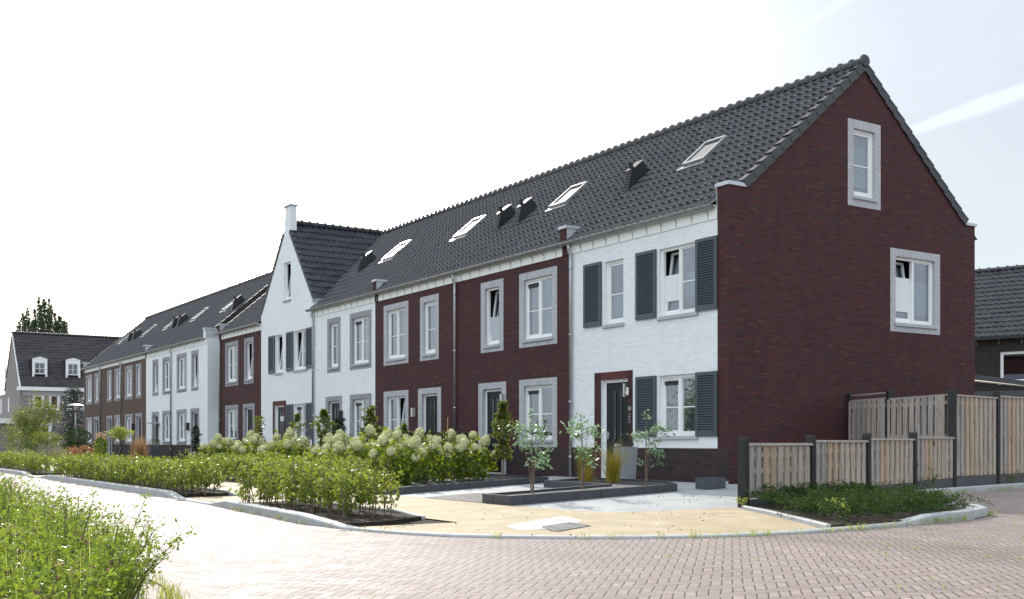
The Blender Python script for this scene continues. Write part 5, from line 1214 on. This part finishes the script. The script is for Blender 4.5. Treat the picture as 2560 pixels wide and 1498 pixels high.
leaves(fb, np.vstack(CC), .17, .06, (0, 0, -.3)); t.part('crown', fb, M['lf_conifer'], recalc=False); t.part('trunk', sb, M['bark'])

# leafy trees on the other side of the street; the windows mirror them
t = T('street_tree', 'leafy street tree across the road, seen mirrored in the ground floor windows', 'tree', (0, 0, 0), 'trees across the road'); fb, sb = MB(), MB()
leaves(fb, clumps(5200, (0, 0, 4.6), (2.6, 2.6, 2.5), 34, .62), .26, .17); t.part('crown', fb, M['lf_garden'], recalc=False)
sb.tube([(0, 0, 0), (.05, 0, 2.2), (0, 0, 5.5)], [.18, .14, .05], 8)
for k in range(9): sb.tube([(0, 0, 2.2 + .3 * k), (1.7 * math.cos(k * 2.4), 1.7 * math.sin(k * 2.4), 3.6 + .35 * k)], [.06, .015], 5, cap=False)
t.part('trunk', sb, M['bark'])
for i, (x, y) in enumerate(((-14, -33), (-24, -37), (-37, -34), (-52, -38), (-70, -35), (-6, -38), (-30, -44), (-88, -40))):
    s = rng.uniform(.8, 1.15)
    if i == 0: t.o.location = (x, y, 0); t.o.scale = (s, s, s)
    else: copy_thing(t.o, (x, y, 0), rng.uniform(0, 6), s)
# ------------------------------------------------------------------ camera, sun, sky
cam = bpy.data.cameras.new('camera'); co = bpy.data.objects.new('camera', cam); COL.objects.link(co); scene.camera = co
cam.sensor_width = 36; cam.lens = 36 * 2757 / 2560; cam.shift_y = (1106 - 749) / 2560; cam.clip_end = 3000; cam.clip_start = .05
co.location = (17.1326, -16.4990, .9); fx, fy = -math.cos(R(32.7888)), math.sin(R(32.7888))
co.rotation_euler = (R(90), 0, math.atan2(fy, fx) - R(90))
EL, AZ = R(25.5), R(16.5)       # light travels towards +X, slightly towards -Y
sd = Vector((-math.cos(AZ) * math.cos(EL), math.sin(AZ) * math.cos(EL), math.sin(EL)))
sun = bpy.data.lights.new('sun', 'SUN'); so = bpy.data.objects.new('sun', sun); COL.objects.link(so); sun.energy = SUN_E; sun.angle = R(.53); sun.color = (1, .95, .87)
so.rotation_euler = sd.to_track_quat('Z', 'Y').to_euler(); so.location = (-20, 10, 30)
w = bpy.data.worlds.new('World'); scene.world = w; w.use_nodes = True; w.node_tree.nodes.clear(); nt = NT(w.node_tree)
sky = nt.n('ShaderNodeTexSky', sky_type='NISHITA', sun_disc=False, sun_elevation=EL, sun_rotation=math.atan2(sd.x, sd.y), air_density=1.0, dust_density=2.2, ozone_density=1.0)
g = nt.n('ShaderNodeTexCoord').outputs['Generated']
hsv = nt.n('ShaderNodeHueSaturation', {'Saturation': SKY_SAT, 'Color': sky.outputs[0]}).outputs[0]
col = hsv
# thin high cirrus and old condensation trails
def trail(col, p, q, width, amt):
    p, q = Vector(p).normalized(), Vector(q).normalized(); n = p.cross(q).normalized()
    d = nt.m('ABSOLUTE', nt.n('ShaderNodeVectorMath', {0: g, 1: tuple(n)}, operation='DOT_PRODUCT').outputs['Value'])
    wn = nt.m('MULTIPLY', nt.noise(g, 9, 4, .6), width * 1.8)
    f = nt.n('ShaderNodeMapRange', {0: d, 1: nt.m('MULTIPLY', wn, .25), 2: wn, 3: amt, 4: 0.}, interpolation_type='SMOOTHSTEP').outputs[0]
    f = nt.m('MULTIPLY', f, nt.ramp(nt.noise(g, 6, 4, .6), [(.25, (.35,) * 3), (.55, (1,) * 3)]))
    return nt.mix(f, col, [q * 1.45 for q in VEIL])
def dirpx(x, y):
    l = (x - 1280) / 2757; u = (1106 - y) / 2757; rx, ry = -fy * -1, 0
    r = (math.sin(R(32.7888)), math.cos(R(32.7888))); return (fx + l * r[0], fy + l * r[1], u)
cir = nt.ramp(nt.noise(nt.n('ShaderNodeMapping', {'Vector': g, 'Scale': (3, 3, 9), 'Rotation': (.3, .2, .5)}).outputs[0], 1.6, 6, .6), [(.38, (0,) * 3), (.75, (.55,) * 3)])
# added brightening of the unseen sky opposite the sun, fills the shaded facades
sky_fill = nt.n('ShaderNodeMapRange', {0: nt.n('ShaderNodeVectorMath', {0: g, 1: tuple(Vector((.55, -.78, .30)).normalized())}, operation='DOT_PRODUCT').outputs['Value'], 1: .05, 2: .75, 3: 1., 4: FILL_GAIN}, interpolation_type='SMOOTHSTEP').outputs[0]
veil = nt.n('ShaderNodeVectorMath', {0: VEIL, 3: sky_fill}, operation='SCALE').outputs[0]
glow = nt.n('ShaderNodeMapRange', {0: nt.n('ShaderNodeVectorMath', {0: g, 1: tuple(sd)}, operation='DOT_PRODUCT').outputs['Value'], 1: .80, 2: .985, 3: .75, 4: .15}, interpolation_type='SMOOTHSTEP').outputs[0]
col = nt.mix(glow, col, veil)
col = nt.mix(cir, col, [q * 1.25 for q in VEIL])
for a, b, wd, am in TRAILS: col = trail(col, dirpx(*a), dirpx(*b), wd, am)
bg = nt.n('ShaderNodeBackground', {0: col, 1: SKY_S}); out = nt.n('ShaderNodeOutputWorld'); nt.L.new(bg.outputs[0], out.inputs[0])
scene.view_settings.view_transform = 'Standard'; scene.view_settings.look = 'None'; scene.view_settings.gamma = 1; scene.view_settings.exposure = EXPO
scene.cycles.max_bounces = 8; scene.cycles.transparent_max_bounces = 12; scene.cycles.use_denoising = True
